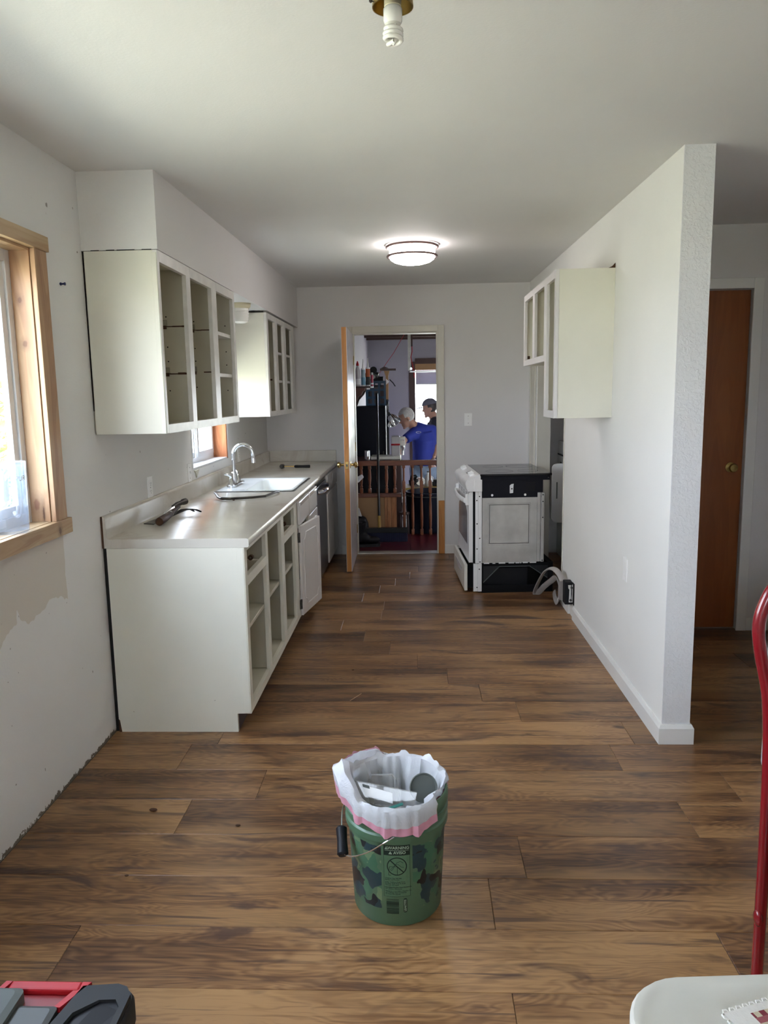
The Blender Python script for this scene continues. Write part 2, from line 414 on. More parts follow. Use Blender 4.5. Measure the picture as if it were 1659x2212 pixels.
# off-white laminate worktop with water marks
m, N, p = new_mat('worktop_laminate'); v = N.coord()
n1 = N.noise(v, 5.0, 2.0, 0.45, 0.3)
c = N.mix(N.ramp(n1, [(0.30, 0.0), (0.70, 1.0)]), (0.64, 0.61, 0.54), (0.58, 0.545, 0.475))
st2 = N.noise(v, 3.2, 5.0, 0.62, 1.0)
c = N.mix(N.math('MULTIPLY', N.ramp(st2, [(0.53, 0.0), (0.64, 1.0)]), 0.32), c, (0.40, 0.32, 0.25))
N.set(p, 'Base Color', c); N.set(p, 'Roughness', N.ramp(n1, [(0.30, 0.19), (0.70, 0.27)]))
N.set(p, 'Normal', N.n('ShaderNodeBump', Strength=0.06, Distance=0.003, Height=N.noise(v, 22.0, 2.0))); M['counter'] = m

# ================================================================== SETTING
XL, XR, YB = -1.375, 1.037, 7.12
XE, YF = 2.6, -2.2            # far right wall, wall behind the camera
ZT = 2.50
# floor: slab and single planks
floor = struct('floor', B().box(XL-0.12, XE+0.1, YF-0.1, YB+0.06, -0.10, -0.012), M['hole'])
JOINT = {0: .823, 1: .212, 2: .333, 3: .947, 4: 1.186, 5: .813, 6: .924, 7: .475, 8: .316, 9: .159, 10: 0.0, 11: -.163, 12: -.331,
         13: -.491, 14: -.242, 15: -.235, 16: -.40, 17: -.286, 18: -.17, 19: -.054, 20: .014, 21: -.6, 22: .3}
PW, PL = 0.2315, 1.80
for k in range(-17, 24):
    y0, y1 = 1.742 + PW*k, min(1.742 + PW*(k+1), YB)
    if y0 >= YB: break
    j = JOINT.get(k, random.uniform(-.9, .9))
    xs = [j + PL*n for n in range(-3, 4)]
    for a, b_ in zip(xs, xs[1:]):
        a, b_ = max(a, XL), min(b_, XE)
        if b_ - a < 0.03: continue
        g, e = 0.0005, 0.0016
        o = part('plank', B().loft([[(a+g, y0+g, -.012), (b_-g, y0+g, -.012), (b_-g, y1-g, -.012), (a+g, y1-g, -.012)],
                                   [(a+g, y0+g, -.0014), (b_-g, y0+g, -.0014), (b_-g, y1-g, -.0014), (a+g, y1-g, -.0014)],
                                   [(a+g+e, y0+g+e, 0), (b_-g-e, y0+g+e, 0), (b_-g-e, y1-g-e, 0), (a+g+e, y1-g-e, 0)]], True, True, True), M['plank'], floor)

# ceiling, sagging a little lower at the dining end
zc = lambda y: 2.416 if y < 3.2 else 2.416 + (y-3.2)*0.0105
struct('ceiling', B().prism([(YF-.1, 2.416), (3.2, 2.416), (YB+.12, zc(YB+.12)), (YB+.12, 2.6), (YF-.1, 2.6)], 'x', XL-.14, XE+.1), M['ceiling'])

# left wall with its two window openings
W1 = (1.05, 2.805, 1.030, 2.035)      # y0 y1 z0 z1
W2 = (4.69, 5.60, 1.05, 1.70)
WL0, WL1 = XL-.14, XL
b = B()
ys = [YF-.1, W1[0], W1[1], W2[0], W2[1], YB]
b.box(WL0, WL1, ys[0], ys[1], 0, ZT).box(WL0, WL1, ys[2], ys[3], 0, ZT).box(WL0, WL1, ys[4], ys[5], 0, ZT)
for q in (W1, W2): b.box(WL0, WL1, q[0], q[1], 0, q[2]).box(WL0, WL1, q[0], q[1], q[3], ZT)
struct('wall_left', b, M['wall_left'])
# back wall with the doorway
DX0, DX1, DZ = -.560, .212, 2.045
b = B().box(XL-.14, DX0, YB, YB+.12, -.36, ZT).box(DX1, XE+.1, YB, YB+.12, -.36, ZT).box(DX0, DX1, YB, YB+.12, DZ, ZT)
struct('wall_back', b, M['wall'])
# partition on the right, opening to the utility room beyond
b = B().box(XR, 1.156, 3.149, 5.40, 0, ZT).box(XR, 1.156, 5.40, 6.66, 2.03, ZT).box(XR, 1.156, 6.66, YB, 0, ZT)
struct('wall_right', b, M['wall_white'])
struct('wall_right_end', B().box(XR+.0005, 1.1555, 3.1455, 3.149, 0.0, ZT), M['knock'])
# hall behind the partition, right-hand wall, wall behind the camera with a wide glazed opening
b = B().box(1.156, 1.225, 4.72, 4.82, 0, ZT).box(1.225, 1.995, 4.72, 4.82, 2.075, ZT).box(1.995, XE, 4.72, 4.82, 0, ZT)
struct('wall_hall', b, M['wall'])
struct('wall_hall_shade', B().box(2.18, 2.28, 1.9, 4.72, 0, ZT), M['wall'])  # unseen side wall, added and lengthened to keep the hall dark
struct('wall_east', B().box(XE, XE+.1, YF-.1, YB, 0, ZT), M['wall'])
W3 = (-.9, .3, 0.95, 2.0)
b = B().box(XL, W3[0], YF-.1, YF, 0, ZT).box(W3[1], XE, YF-.1, YF, 0, ZT).box(W3[0], W3[1], YF-.1, YF, W3[3], ZT).box(W3[0], W3[1], YF-.1, YF, 0, W3[2])
struct('wall_front', b, M['wall'])
# boxed-in soffit over the wall cabinets
struct('wall_soffit', B().box(XL, -1.054, 3.262, YB, 2.105, 2.48), M['wall'])
# torn caulk line under the soffit
part('caulk_line', B().box(-1.335, -1.30, 3.2605, 3.262, 2.1035, 2.1065).box(-1.27, -1.235, 3.2605, 3.262, 2.1035, 2.107).box(-1.225, -1.15, 3.2605, 3.262, 2.1035, 2.1065).box(-1.12, -1.08, 3.2605, 3.262, 2.1035, 2.1065), M['hole'], bpy.data.objects['wall_soffit'], kind='stuff')

# ---- windows
def window(name, y0, y1, z0, z1, x0, fr=0.05, th=0.05, mull=True):
    b = B().box(x0, x0+th, y0, y0+fr, z0, z1, .003).box(x0, x0+th, y1-fr, y1, z0, z1, .003).box(x0, x0+th, y0+fr, y1-fr, z0, z0+fr, .003).box(x0, x0+th, y0+fr, y1-fr, z1-fr, z1, .003)
    w_ = struct(name, b, M['vinyl'])
    ym = (y0+y1)/2
    panes = [(y0+fr, ym, x0+.008), (ym, y1-fr, x0+.026)] if mull else [(y0+fr, y1-fr, x0+.012)]
    for a, c_, xx in panes:
        s_ = .035
        sb = B().box(xx, xx+.016, a, a+s_, z0+fr, z1-fr, .002).box(xx, xx+.016, c_-s_, c_, z0+fr, z1-fr, .002).box(xx, xx+.016, a+s_, c_-s_, z0+fr, z0+fr+s_, .002).box(xx, xx+.016, a+s_, c_-s_, z1-fr-s_, z1-fr, .002)
        so = part('sash', sb, M['vinyl'], w_)
        part('pane', B().box(xx+.006, xx+.009, a+s_, c_-s_, z0+fr+s_, z1-fr-s_), M['glass'], so)
    return w_
w1 = window('window_1', W1[0], W1[1]+.012, W1[2]+.004, W1[3], -1.495)
# pine liner and casing of the dining window
pin = M['pine']
part('jamb_board', B().box(-1.445, -1.3725, 2.800, 2.816, 1.045, 2.04, .001), pin, w1)
part('jamb_board', B().box(-1.445, -1.3725, 1.04, 1.056, 1.045, 2.04, .001), pin, w1)
part('head_board', B().box(-1.445, -1.3725, 1.056, 2.800, 2.027, 2.043, .001), M['pine_y'], w1)
part('sill_board', B().box(-1.445, -1.372, 1.056, 2.800, 1.030, 1.045, .001), M['pine_y'], w1)
part('side_casing', B().box(-1.3715, -1.353, 2.806, 2.898, 1.043, 2.036, .0015), pin, w1)
part('side_casing', B().box(-1.3715, -1.353, .955, 1.045, 1.043, 2.036, .0015), pin, w1)
part('head_casing', B().box(-1.3745, -1.347, .94, 2.910, 2.037, 2.091, .0015), M['pine_y'], w1)
part('apron_casing', B().box(-1.3745, -1.346, .94, 2.922, .985, 1.043, .0015), M['pine_y'], w1)
w2 = window('window_2', W2[0], W2[1], W2[2], W2[3], -1.510, .045, .035)
part('rough_jamb', B().box(-1.475, -1.377, 5.572, 5.5995, 1.052, 1.698), M['rough_wood'], w2)
part('rough_sill', B().box(-1.475, -1.377, 4.692, 5.572, 1.051, 1.062), M['vinyl'], w2)
# torn drywall edge round the unfinished opening
b = B()
for i in range(12):
    z_ = 1.06 + .05*i; d_ = random.uniform(.002, .014)
    b.box(-1.378, -1.371, 5.597-d_*.2, 5.605+d_, z_, z_+.05)
    d_ = random.uniform(.002, .012); b.box(-1.378, -1.371, 4.686-d_, 4.692, z_, z_+.05)
part('torn_drywall', b, M['white_paper'], w2)
part('torn_flap', B().prism([(4.70, 1.045), (4.80, 1.048), (4.77, 1.02), (4.74, 1.0), (4.73, 1.025)], 'x', -1.374, -1.366), M['cab_in'], w2)
w3 = B()
for x_ in (W3[0], -.33, W3[1]-.06): w3.box(x_, x_+.06, YF-.08, YF-.03, W3[2], W3[3])
w3.box(W3[0], W3[1], YF-.08, YF-.03, W3[2], W3[2]+.06).box(W3[0], W3[1], YF-.08, YF-.03, W3[3]-.06, W3[3])
w3 = struct('window_3', w3, M['vinyl'])
part('pane', B().box(W3[0]+.06, -.33, YF-.06, YF-.055, W3[2]+.06, W3[3]-.06), M['glass'], w3)
part('pane', B().box(-.27, W3[1]-.06, YF-.06, YF-.055, W3[2]+.06, W3[3]-.06), M['glass'], w3)
portal('portal_dining', (-1.50, 1.93, 1.54), 1.75, .98, (0, R(-90), R(0)))
portal('portal_kitchen', (-1.515, 5.145, 1.375), .9, .64, (0, R(-90), 0))

# ---- back doorway: casing, threshold, slab standing open into the kitchen
cs = M['casing']
t1 = struct('trim_1', B().box(DX1, DX1+.058, YB-.016, YB, .505, 2.102, .003), cs)
part('bare_wood_casing', B().box(DX1, DX1+.056, YB-.012, YB, 0, .505, .002), M['door_wood'], t1, label='stripped brown lower piece of casing')
struct('trim_2', B().box(DX0-.058, DX0, YB-.016, YB, 0, 2.102, .003), cs)
struct('trim_3', B().box(DX0, DX1, YB-.016, YB, DZ, 2.102, .003), cs)
struct('trim_4', B().box(DX0, DX0+.012, YB, YB+.12, 0, DZ).box(DX1-.012, DX1, YB, YB+.12, 0, DZ).box(DX0+.012, DX1-.012, YB, YB+.12, DZ-.012, DZ), cs)
struct('trim_5', B().box(DX0+.012, DX1-.012, YB-.005, YB+.10, 0, .010, .003), M['zinc'])
# door slab, hinged on the left jamb
dl = Vector((-.5765, 7.100, 0)); tip = Vector((-.5675, 6.341, 0)); dv = (tip - dl); ang = math.atan2(dv.x, -dv.y)
door = bpy.data.objects.new('door_1', None); COL.objects.link(door); door['kind'] = 'structure'
door.location = dl; door.rotation_euler = (0, 0, ang); WM['door_1'] = Matrix.Translation(dl) @ Matrix.Rotation(ang, 4, 'Z')
DL = dv.length
part('door_core', B().box(-.0195, .0195, -DL, 0, .012, 2.036, .001), M['door_wood'], door, True)
part('door_skin', B().box(.0195, .0225, -DL+.0006, 0, .012, 2.036), M['door_face'], door, True, label='white glossy face of the door')
part('door_skin', B().box(-.0225, -.0195, -DL+.0006, 0, .012, 2.036), M['cab_white'], door, True, label='white back face of the door')
for sgn in (1, -1):
    Mx = Matrix.Rotation(R(90*sgn), 4, 'Y')
    part('knob', B().lathe([(.030, 0), (.030, .006), (.012, .010), (.011, .028), (.020, .036), (.027, .046), (.024, .058), (.012, .064), (0.001, .065)], 20, (sgn*.0222, -DL+.06, .915), Mx), M['brass'], door, True, smooth=True, label='brass door knob')
part('latch_plate', B().box(-.012, .012, -DL-.0015, -DL, .885, .945, .0005), M['brass'], door, True)
part('latch_bolt', B().box(-.006, .006, -DL-.010, -DL-.0015, .905, .925), M['steel'], door, True)
for z_ in (.25, 1.02, 1.8): part('hinge', B().cyl((.024, -.004, z_-.04), (.024, -.004, z_+.04), .005, seg=8), M['brass'], door, True)
struct('baseboard_back', B().box(-.70, DX0-.058, YB-.012, YB, 0, .082, .003).box(DX1+.058, XR, YB-.012, YB, 0, .082, .003), M['trim'])
# baseboard of the partition, with bevelled top, wrapping the end
def bbprof(x, s): return [(x, 0), (x-s*.014, 0), (x-s*.014, .066), (x-s*.003, .084), (x, .084)]
b = B().loft([[(XR, 3.1455, 0), (XR-.014, 3.1315, 0), (XR-.014, 3.1315, .070), (XR-.006, 3.1395, .086), (XR, 3.1455, .086)],
              [(XR, 4.965, 0), (XR-.014, 4.965, 0), (XR-.014, 4.965, .070), (XR-.006, 4.965, .086), (XR, 4.965, .086)]], True, True, True)
b.prism([(XR, 0), (XR-.014, 0), (XR-.014, .060), (XR-.006, .064), (XR, .064)], 'y', 5.10, 5.405)
b.loft([[(XR, 3.1455, 0), (XR-.014, 3.1315, 0), (XR-.014, 3.1315, .070), (XR-.006, 3.1395, .086), (XR, 3.1455, .086)],
        [(1.156, 3.1455, 0), (1.170, 3.1315, 0), (1.170, 3.1315, .070), (1.162, 3.1395, .086), (1.156, 3.1455, .086)]], True, True, True)
b.prism([(1.156, 0), (1.170, 0), (1.170, .070), (1.162, .086), (1.156, .086)], 'y', 3.1455, 4.71)
struct('baseboard_right', b, M['trim'])
# edge bead on the partition end beside the opening and casing beyond it
struct('trim_6', B().box(XR-.004, 1.16, 5.400, 5.412, 0, 2.03).box(XR-.006, XR, 5.385, 5.400, 0.088, 2.03, .002), M['casing'])
struct('trim_7', B().box(XR-.014, XR, 6.70, 6.90, 0, 2.09, .004).box(XR-.022, XR-.014, 6.865, 6.90, 0, 2.09, .003).box(1.045, 1.156, 6.645, 6.66, 0, 2.03), M['casing'])
# hall door and casing
d2 = struct('door_2', B().box(1.235, 1.985, 4.745, 4.78, .012, 2.065, .002), M['door_dark'])
part('knob', B().lathe([(.03, 0), (.03, .006), (.012, .01), (.011, .03), (.022, .038), (.027, .048), (.022, .06), (.001, .064)], 18, (1.915, 4.745, 1.02), Matrix.Rotation(R(90), 4, 'X')), M['old_brass'], d2, smooth=True)
struct('trim_8', B().box(1.985, 2.045, 4.705, 4.72, 0, 2.13, .003).box(1.175, 1.235, 4.705, 4.72, 0, 2.13, .003).box(1.235, 1.985, 4.705, 4.72, 2.07, 2.13, .003), M['trim'])
struct('baseboard_hall', B().box(2.045, XE, 4.708, 4.72, 0, .085, .003), M['trim'])

# ---- garage shell beyond the doorway: landing, lower floor, walls, wide opening to daylight
GX0, GX1, GY1, GF = -.72, 3.2, 12.2, -.35
lt = struct('floor_landing', B().box(GX0, 1.4, YB+.12, 8.19, -.36, -.03), M['dark_wood'])
part('floor_board', B().box(GX0, -.055, YB+.12, 8.19, -.03, -.006, .002), M['red_floor'], lt)
part('floor_board', B().box(-.052, 1.4, YB+.12, 8.19, -.03, -.006, .002), M['red_floor'], lt)
struct('floor_garage', B().box(GX0, GX1, 8.19, GY1+1.5, GF-.1, GF), M['concrete'])
struct('wall_garage_left', B().box(GX0-.12, GX0, YB+.12, GY1, GF, 2.6), M['garage_wall'])
struct('wall_garage_right', B().box(GX1, GX1+.12, YB+.12, GY1, GF, 2.6), M['garage_wall'])
b = B().box(GX0-.12, -.085, GY1, GY1+.12, GF, 2.6).box(1.7, GX1+.12, GY1, GY1+.12, GF, 2.6).box(-.085, 1.7, GY1, GY1+.12, 1.98, 2.6)
struct('wall_garage_back', b, M['garage_wall'])
struct('trim_9', B().box(-.085, .012, GY1-.02, GY1+.12, GF, 1.98).box(.012, 1.7, GY1-.03, GY1, 1.945, 2.03).box(1.6, 1.7, GY1-.02, GY1+.12, GF, 1.9), M['dark_wood'])
struct('trim_10', B().box(.012, 1.6, GY1-.02, GY1+.02, 1.85, 1.945), M['ply'])
cl = struct('ceiling_garage', B().box(GX0-.12, GX1+.12, YB+.12, GY1+.12, 2.36, 2.46), M['dark_wood'])
for i in range(9): part('joist', B().box(GX0, GX1, 7.7+.52*i, 7.74+.52*i, 2.30, 2.36), M['dark_wood'], cl)
# outdoors
struct('ground', B().box(-60, 60, -60, 80, -.62, -.5), M['grass'])

# ================================================================== KITCHEN CABINETS
CAB, CIN, CW, FW = M['cab'], M['cab_in'], M['cab_white'], M['frame_worn']
def face_frame(x0, x1, y0, y1, z0, z1, holes, bev=.0015):
    """a frame board in the y-z plane with rectangular openings (sorted along y, full rails between)"""
    b = B(); ycur = y0
    for (a, c, lo, hi) in holes:
        if a > ycur: b.box(x0, x1, ycur, a, z0, z1, bev)
        segs = lo if isinstance(lo, list) else [(lo, hi)]
        zc_ = z0
        for (l, h) in segs:
            if l > zc_: b.box(x0, x1, a, c, zc_, l, 0)
            zc_ = h
        if z1 > zc_: b.box(x0, x1, a, c, zc_, z1, 0)
        ycur = c
    b.box(x0, x1, ycur, y1, z0, z1, bev)
    return b

# ---- near wall cabinet on the left
U0, U1, UZ0, UZ1 = 3.262, 4.630, 1.346, 2.103
t = thing('wall_cabinet', 'large doorless cream wall cabinet nearest the camera, hung on the left wall', 'cabinet', (-1.21, 3.95, UZ0))
part('side_panel', B().box(-1.366, -1.078, U0, U0+.016, UZ0, UZ1, .001), CAB, t)
part('side_panel', B().box(-1.366, -1.078, U1-.016, U1, UZ0, UZ1, .001), CAB, t)
part('scribe_gap', B().box(-1.3745, -1.366, U0+.006, U0+.012, UZ0+.1, UZ1), M['hole'], t)
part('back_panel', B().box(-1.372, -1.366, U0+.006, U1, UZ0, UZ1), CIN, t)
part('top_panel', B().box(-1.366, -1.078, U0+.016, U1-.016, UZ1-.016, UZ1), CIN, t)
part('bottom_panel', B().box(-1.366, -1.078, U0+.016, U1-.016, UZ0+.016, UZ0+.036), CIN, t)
part('face_frame', face_frame(-1.078, -1.057, U0-.002, U1, UZ0, UZ1, [(3.285, 3.660, 1.384, 2.058), (3.728, 4.110, 1.384, 2.058), (4.210, 4.585, 1.384, 2.058)]), FW, t, label='worn white face frame')
part('corner_stop', B().box(-1.080, -1.060, U0-.006, U0-.002, UZ0, UZ1-.01, .001), CAB, t)
for yd in (3.694, 4.160):
    part('divider', B().box(-1.366, -1.078, yd-.008, yd+.008, UZ0+.036, UZ1-.016), CIN, t)
    off = 0 if yd < 4 else .02
    for zs in (1.830+off, 1.610+off):
        b = B(); x_ = -1.335
        while x_ < -1.09:
            wd = random.uniform(.02, .06)
            if random.random() < .8: b.box(x_, min(x_+wd, -1.085), yd-.0092, yd-.008, zs-random.uniform(.002, .006), zs+random.uniform(.002, .006))
            x_ += wd*.9
        part('shelf_scar', b, M['scar'], t, label='brown torn line where a shelf was', kind='stuff')
        c1 = part('shelf_clip', B().box(-1.19, -1.165, yd-.016, yd-.008, zs-.002, zs+.03, .002), M['clear_tray'], t)
        part('clip_pin', B().box(-1.186, -1.169, yd-.020, yd-.008, zs-.012, zs+.004, .001), M['scar'], c1)
    for zs in (1.875+off, 1.735+off, 1.668+off, 1.53+off):
        part('peg_hole', B().cyl((-1.17, yd-.0086, zs), (-1.17, yd-.008, zs), .0035, seg=8), M['hole'], t)
for zs in (1.91, 1.76, 1.683, 1.534):
    part('peg_hole', B().cyl((-1.115, U1-.0166, zs), (-1.115, U1-.016, zs), .0035, seg=8), M['hole'], t)
for zs in (1.846, 1.618): part('shelf', B().box(-1.360, -1.082, 4.168, U1-.016, zs-.010, zs+.010, .002), FW, t)

# ---- far wall cabinet on the left, past the window
V0, V1, VZ0, VZ1 = 5.632, 6.880, 1.346, 2.090
t = thing('wall_cabinet', 'smaller doorless cream wall cabinet on the left wall past the sink window', 'cabinet', (-1.21, 6.25, VZ0))
part('side_panel', B().box(-1.372, -1.078, V0, V0+.016, VZ0, VZ1, .001), CAB, t)
part('side_panel', B().box(-1.372, -1.078, V1-.016, V1, VZ0, VZ1, .001), CAB, t)
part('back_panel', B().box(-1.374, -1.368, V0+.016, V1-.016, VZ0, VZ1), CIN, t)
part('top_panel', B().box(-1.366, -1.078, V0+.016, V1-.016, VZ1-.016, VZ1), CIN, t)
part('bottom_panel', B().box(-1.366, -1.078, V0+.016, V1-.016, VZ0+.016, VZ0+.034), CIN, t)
part('face_frame', face_frame(-1.078, -1.058, V0-.002, V1, VZ0, VZ1, [(5.690, 5.965, 1.383, 2.05), (6.065, 6.340, 1.383, 2.05), (6.455, 6.745, 1.383, 2.05)]), FW, t, label='dull white face frame')
part('nailing_strip', B().box(-1.30, -1.078, V0-.003, V0, VZ1+.002, VZ1+.008), M['hole'], t)
for yd in (6.015, 6.40):
    part('divider', B().box(-1.366, -1.078, yd-.008, yd+.008, VZ0+.034, VZ1-.016), CIN, t)
b = B().box(-1.20, -1.17, 6.0058, 6.007, 1.618, 1.632).box(-1.12, -1.10, 6.0058, 6.007, 1.614, 1.626).box(-1.18, -1.172, 6.0058, 6.007, 1.606, 1.620)
part('shelf_scar', b, M['scar'], t, label='brown torn mark where a shelf was', kind='stuff')
for zs in (1.53, 1.46): part('peg_hole', B().cyl((-1.16, 6.0064, zs), (-1.16, 6.007, zs), .004, seg=8), M['hole'], t)
for a, c_ in ((6.023, 6.392), (6.408, 6.864)):
    for zs in (1.83, 1.61): part('shelf', B().box(-1.360, -1.082, a, c_, zs-.010, zs+.010, .002), FW, t)

# ---- wall cabinet on the right: tall section near, short section over the stove
t = thing('wall_cabinet', 'stepped doorless cream wall cabinet hung on the right wall over the stove', 'cabinet', (.89, 4.7, 1.354))
X0, X1 = .734, 1.0365
part('side_panel', B().box(X0+.018, X1, 4.127, 4.143, 1.354, 2.117, .001), CAB, t)
part('side_panel', B().box(X0+.018, X1, 4.438, 4.454, 1.354, 2.117, .001), CAB, t)
part('side_panel', B().box(X0+.018, X1, 5.277, 5.293, 1.664, 2.117, .001), CAB, t)
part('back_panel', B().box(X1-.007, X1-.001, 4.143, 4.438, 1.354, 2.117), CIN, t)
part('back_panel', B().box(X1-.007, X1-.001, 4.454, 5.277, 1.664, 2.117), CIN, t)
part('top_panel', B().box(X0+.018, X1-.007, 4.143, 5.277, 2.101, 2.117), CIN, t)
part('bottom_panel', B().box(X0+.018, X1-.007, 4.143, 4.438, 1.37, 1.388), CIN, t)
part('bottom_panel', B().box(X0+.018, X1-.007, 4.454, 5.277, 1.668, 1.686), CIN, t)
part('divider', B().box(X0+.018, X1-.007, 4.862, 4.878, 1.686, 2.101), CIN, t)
b = face_frame(X0, X0+.018, 4.124, 4.456, 1.354, 2.117, [(4.163, 4.402, 1.393, 2.076)])
bb = face_frame(X0, X0+.018, 4.456, 5.295, 1.664, 2.117, [(4.487, 4.832, 1.700, 2.079), (4.912, 5.250, 1.700, 2.079)])
part('face_frame', b, M['cab_white'], t); part('face_frame', bb, M['cab_white'], t)
part('frame_joint', B().box(X0+.0175, X0+.0185, 4.1262, 4.1275, 1.354, 2.117), M['cab_in'], t)
part('hinge_mark', B().box(.758, .775, 5.2762, 5.277, 1.71, 1.73), M['scar'], t)
part('torn_plaster', B().prism([(1.0, 2.117), (1.036, 2.117), (1.036, 2.142), (1.02, 2.125)], 'y', 4.13, 4.136), M['scar'], t)

# ---- base cabinet with drawers removed, doors off, sink base at its far end
C0, C1 = 3.252, 5.635
FX0, FX1 = -.768, -.748
t = thing('base_cabinet', 'long cream base cabinet with empty drawer and door openings along the left wall', 'cabinet', (-1.05, 4.4, 0))
part('end_panel', B().prism([(-1.357, 0), (-.812, 0), (-.812, .087), (FX0, .087), (FX0, .848), (-1.357, .848)], 'y', C0, C0+.018), CAB, t)
part('corner_strip', B().box(-.782, -.752, C0-.004, C0, .09, .846, .001), CAB, t)
part('scribe_gap', B().box(-1.3745, -1.357, C0+.008, C0+.014, 0, .848), M['hole'], t)
part('chewed_corner', B().prism([(-1.357, 0), (-1.345, 0), (-1.349, .03), (-1.352, .055), (-1.357, .06)], 'y', C0-.001, C0+.0005), M['scar'], t)
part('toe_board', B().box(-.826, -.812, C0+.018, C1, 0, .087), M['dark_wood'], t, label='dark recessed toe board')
part('bottom_panel', B().box(-1.355, FX0, C0+.018, C1, .100, .122), CIN, t)
part('back_panel', B().box(-1.372, -1.358, C0+.018, C1, .10, .845), CIN, t)
Hs = [(3.298, 3.722, [(.124, .668), (.712, .826)], 0), (3.778, 4.165, [(.124, .822)], 0), (4.256, 4.632, [(.124, .668), (.712, .822)], 0), (4.76, 5.155, [(.124, .665)], 0), (5.205, 5.59, [(.124, .665)], 0)]
part('face_frame', face_frame(FX0, FX1, C0-.002, C1, .087, .848, Hs), CAB, t)
for yd in (3.750, 4.21, 4.695): part('divider', B().box(-1.358, FX0, yd-.008, yd+.008, .122, .845), CIN, t)
for a, c_, zs in ((C0+.018, 3.742, .452), (3.758, 4.202, .462), (4.218, 4.687, .464)):
    part('shelf', B().box(-1.355, FX0-.001, a, c_, zs-.010, zs+.010, .002), CIN, t)
for yd, yy in ((3.742, 3.60), (4.687, 4.56)):
    s_ = part('drawer_runner', B().box(-1.35, FX0-.002, yy+.02, yy+.05, .700, .712), CIN, t)
    part('runner_wheel', B().cyl((-.80, yy, .728), (-.80, yy+.022, .728), .013, seg=12), M['scar'], s_, smooth=True)
    part('wheel_pin', B().cyl((-.80, yy-.006, .728), (-.80, yy+.05, .728), .004, seg=8), M['steel'], s_)
# false drawer fronts of the sink base with window glare built as pale strips along the top
def front(y0, y1, z0, z1, x0=FX1, th=.018):
    b = B(); b.box(x0+.0003, x0+th, y0, y1, z0, z1, .004); return b
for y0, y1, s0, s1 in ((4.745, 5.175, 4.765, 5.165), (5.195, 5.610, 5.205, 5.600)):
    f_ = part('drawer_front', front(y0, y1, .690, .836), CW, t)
    part('glare_strip', B().box(FX1+.0175, FX1+.0205, s0, s1, .806, .831, .001), M['strip'], f_, label='window glare along the top edge, built as a white strip')
def panel_door(parent, y0, y1, z0, z1, hinge_y, angle):
    """raised-panel door with an arched-corner groove, built closed and then swung on its hinge edge"""
    Mh = Matrix.Translation((FX1+.001, hinge_y, 0)) @ Matrix.Rotation(angle, 4, 'Z') @ Matrix.Translation((-(FX1+.001), -hinge_y, 0))
    b = B().box(FX1+.001, FX1+.019, y0, y1, z0, z1, .004); b.b.transform(Mh)
    d_ = part('door', b, CW, parent)
    g = []
    a, c_, lo, hi, r_ = y0+.055, y1-.055, z0+.055, z1-.055, .045
    pts = []
    for (cy, cz, a0) in ((a, lo, 0), (c_, lo, 90), (c_, hi, 180), (a, hi, 270)):   # inward-curved corners
        for k in range(6):
            th = R(a0+90 - 90*k/5)
            pts.append((FX1+.0195, cy + r_*math.cos(th), cz + r_*math.sin(th)))
    tb = B().tube(pts, .0042, 6, True); tb.b.transform(Mh)
    part('panel_moulding', tb, CW, d_, smooth=True)
    for zz in (z0+.075, z1-.075):
        hb = B().box(FX1+.0005, FX1+.008, hinge_y-.022, hinge_y-.002, zz-.03, zz+.03, .001).cyl((FX1+.010, hinge_y-.002, zz-.032), (FX1+.010, hinge_y-.002, zz+.032), .005, seg=8).box(FX1+.004, FX1+.012, hinge_y-.018, hinge_y-.006, zz-.012, zz+.012, .002)
        part('hinge', hb, M['steel'], d_, label='dark worn hinge')
    return d_
panel_door(t, 4.762, 5.185, .098, .682, 4.762, R(-9.5))
panel_door(t, 5.200, 5.605, .098, .682, 5.605, R(0))

# ---- end base cabinet past the dishwasher
t = thing('base_cabinet', 'short white base cabinet in the corner past the dishwasher', 'cabinet', (-1.05, 6.7, 0))
part('body', B().box(-1.36, FX0, 6.285, 7.10, .10, .848).box(-1.36, -.812, 6.285, 7.10, 0, .10), CW, t)
part('face_frame', B().box(FX0, FX1, 6.285, 7.10, .087, .848, .001), CW, t)
part('door', front(6.31, 6.70, .098, .682), CW, t); part('door', front(6.715, 7.085, .098, .682), CW, t)
part('drawer_front', front(6.31, 6.70, .70, .835), CW, t); part('drawer_front', front(6.715, 7.085, .70, .835), CW, t)

# ---- dishwasher
t = thing('dishwasher', 'stainless dishwasher with bowed bar handle under the worktop', 'dishwasher', (-1.0, 5.95, 0))
part('tub_body', B().box(-1.32, -.775, 5.655, 6.265, .10, .842), M['dark_grey'], t)
part('kick_plate', B().box(-.83, -.815, 5.655, 6.265, 0.012, .10), M['black'], t)
part('leg', B().cyl((-.9, 5.7, 0), (-.9, 5.7, .1), .015), M['black'], t); part('leg', B().cyl((-.9, 6.2, 0), (-.9, 6.2, .1), .015), M['black'], t)
part('door_panel', B().box(-.775, -.735, 5.652, 6.268, .095, .812, .004), M['stainless'], t)
part('control_strip', B().box(-.775, -.742, 5.652, 6.268, .814, .842, .003), M['black_gloss'], t)
pts = [(-.735, 5.70, .772), (-.712, 5.72, .772)] + [(-.712+.030*math.sin(math.pi*k/12), 5.72+.48*k/12, .772) for k in range(1, 12)] + [(-.712, 6.20, .772), (-.735, 6.22, .772)]
part('handle', B().tube(pts, .018, 10, flat=(1.0, .5)), M['chrome'], t, smooth=True, label='bright curved bar handle')

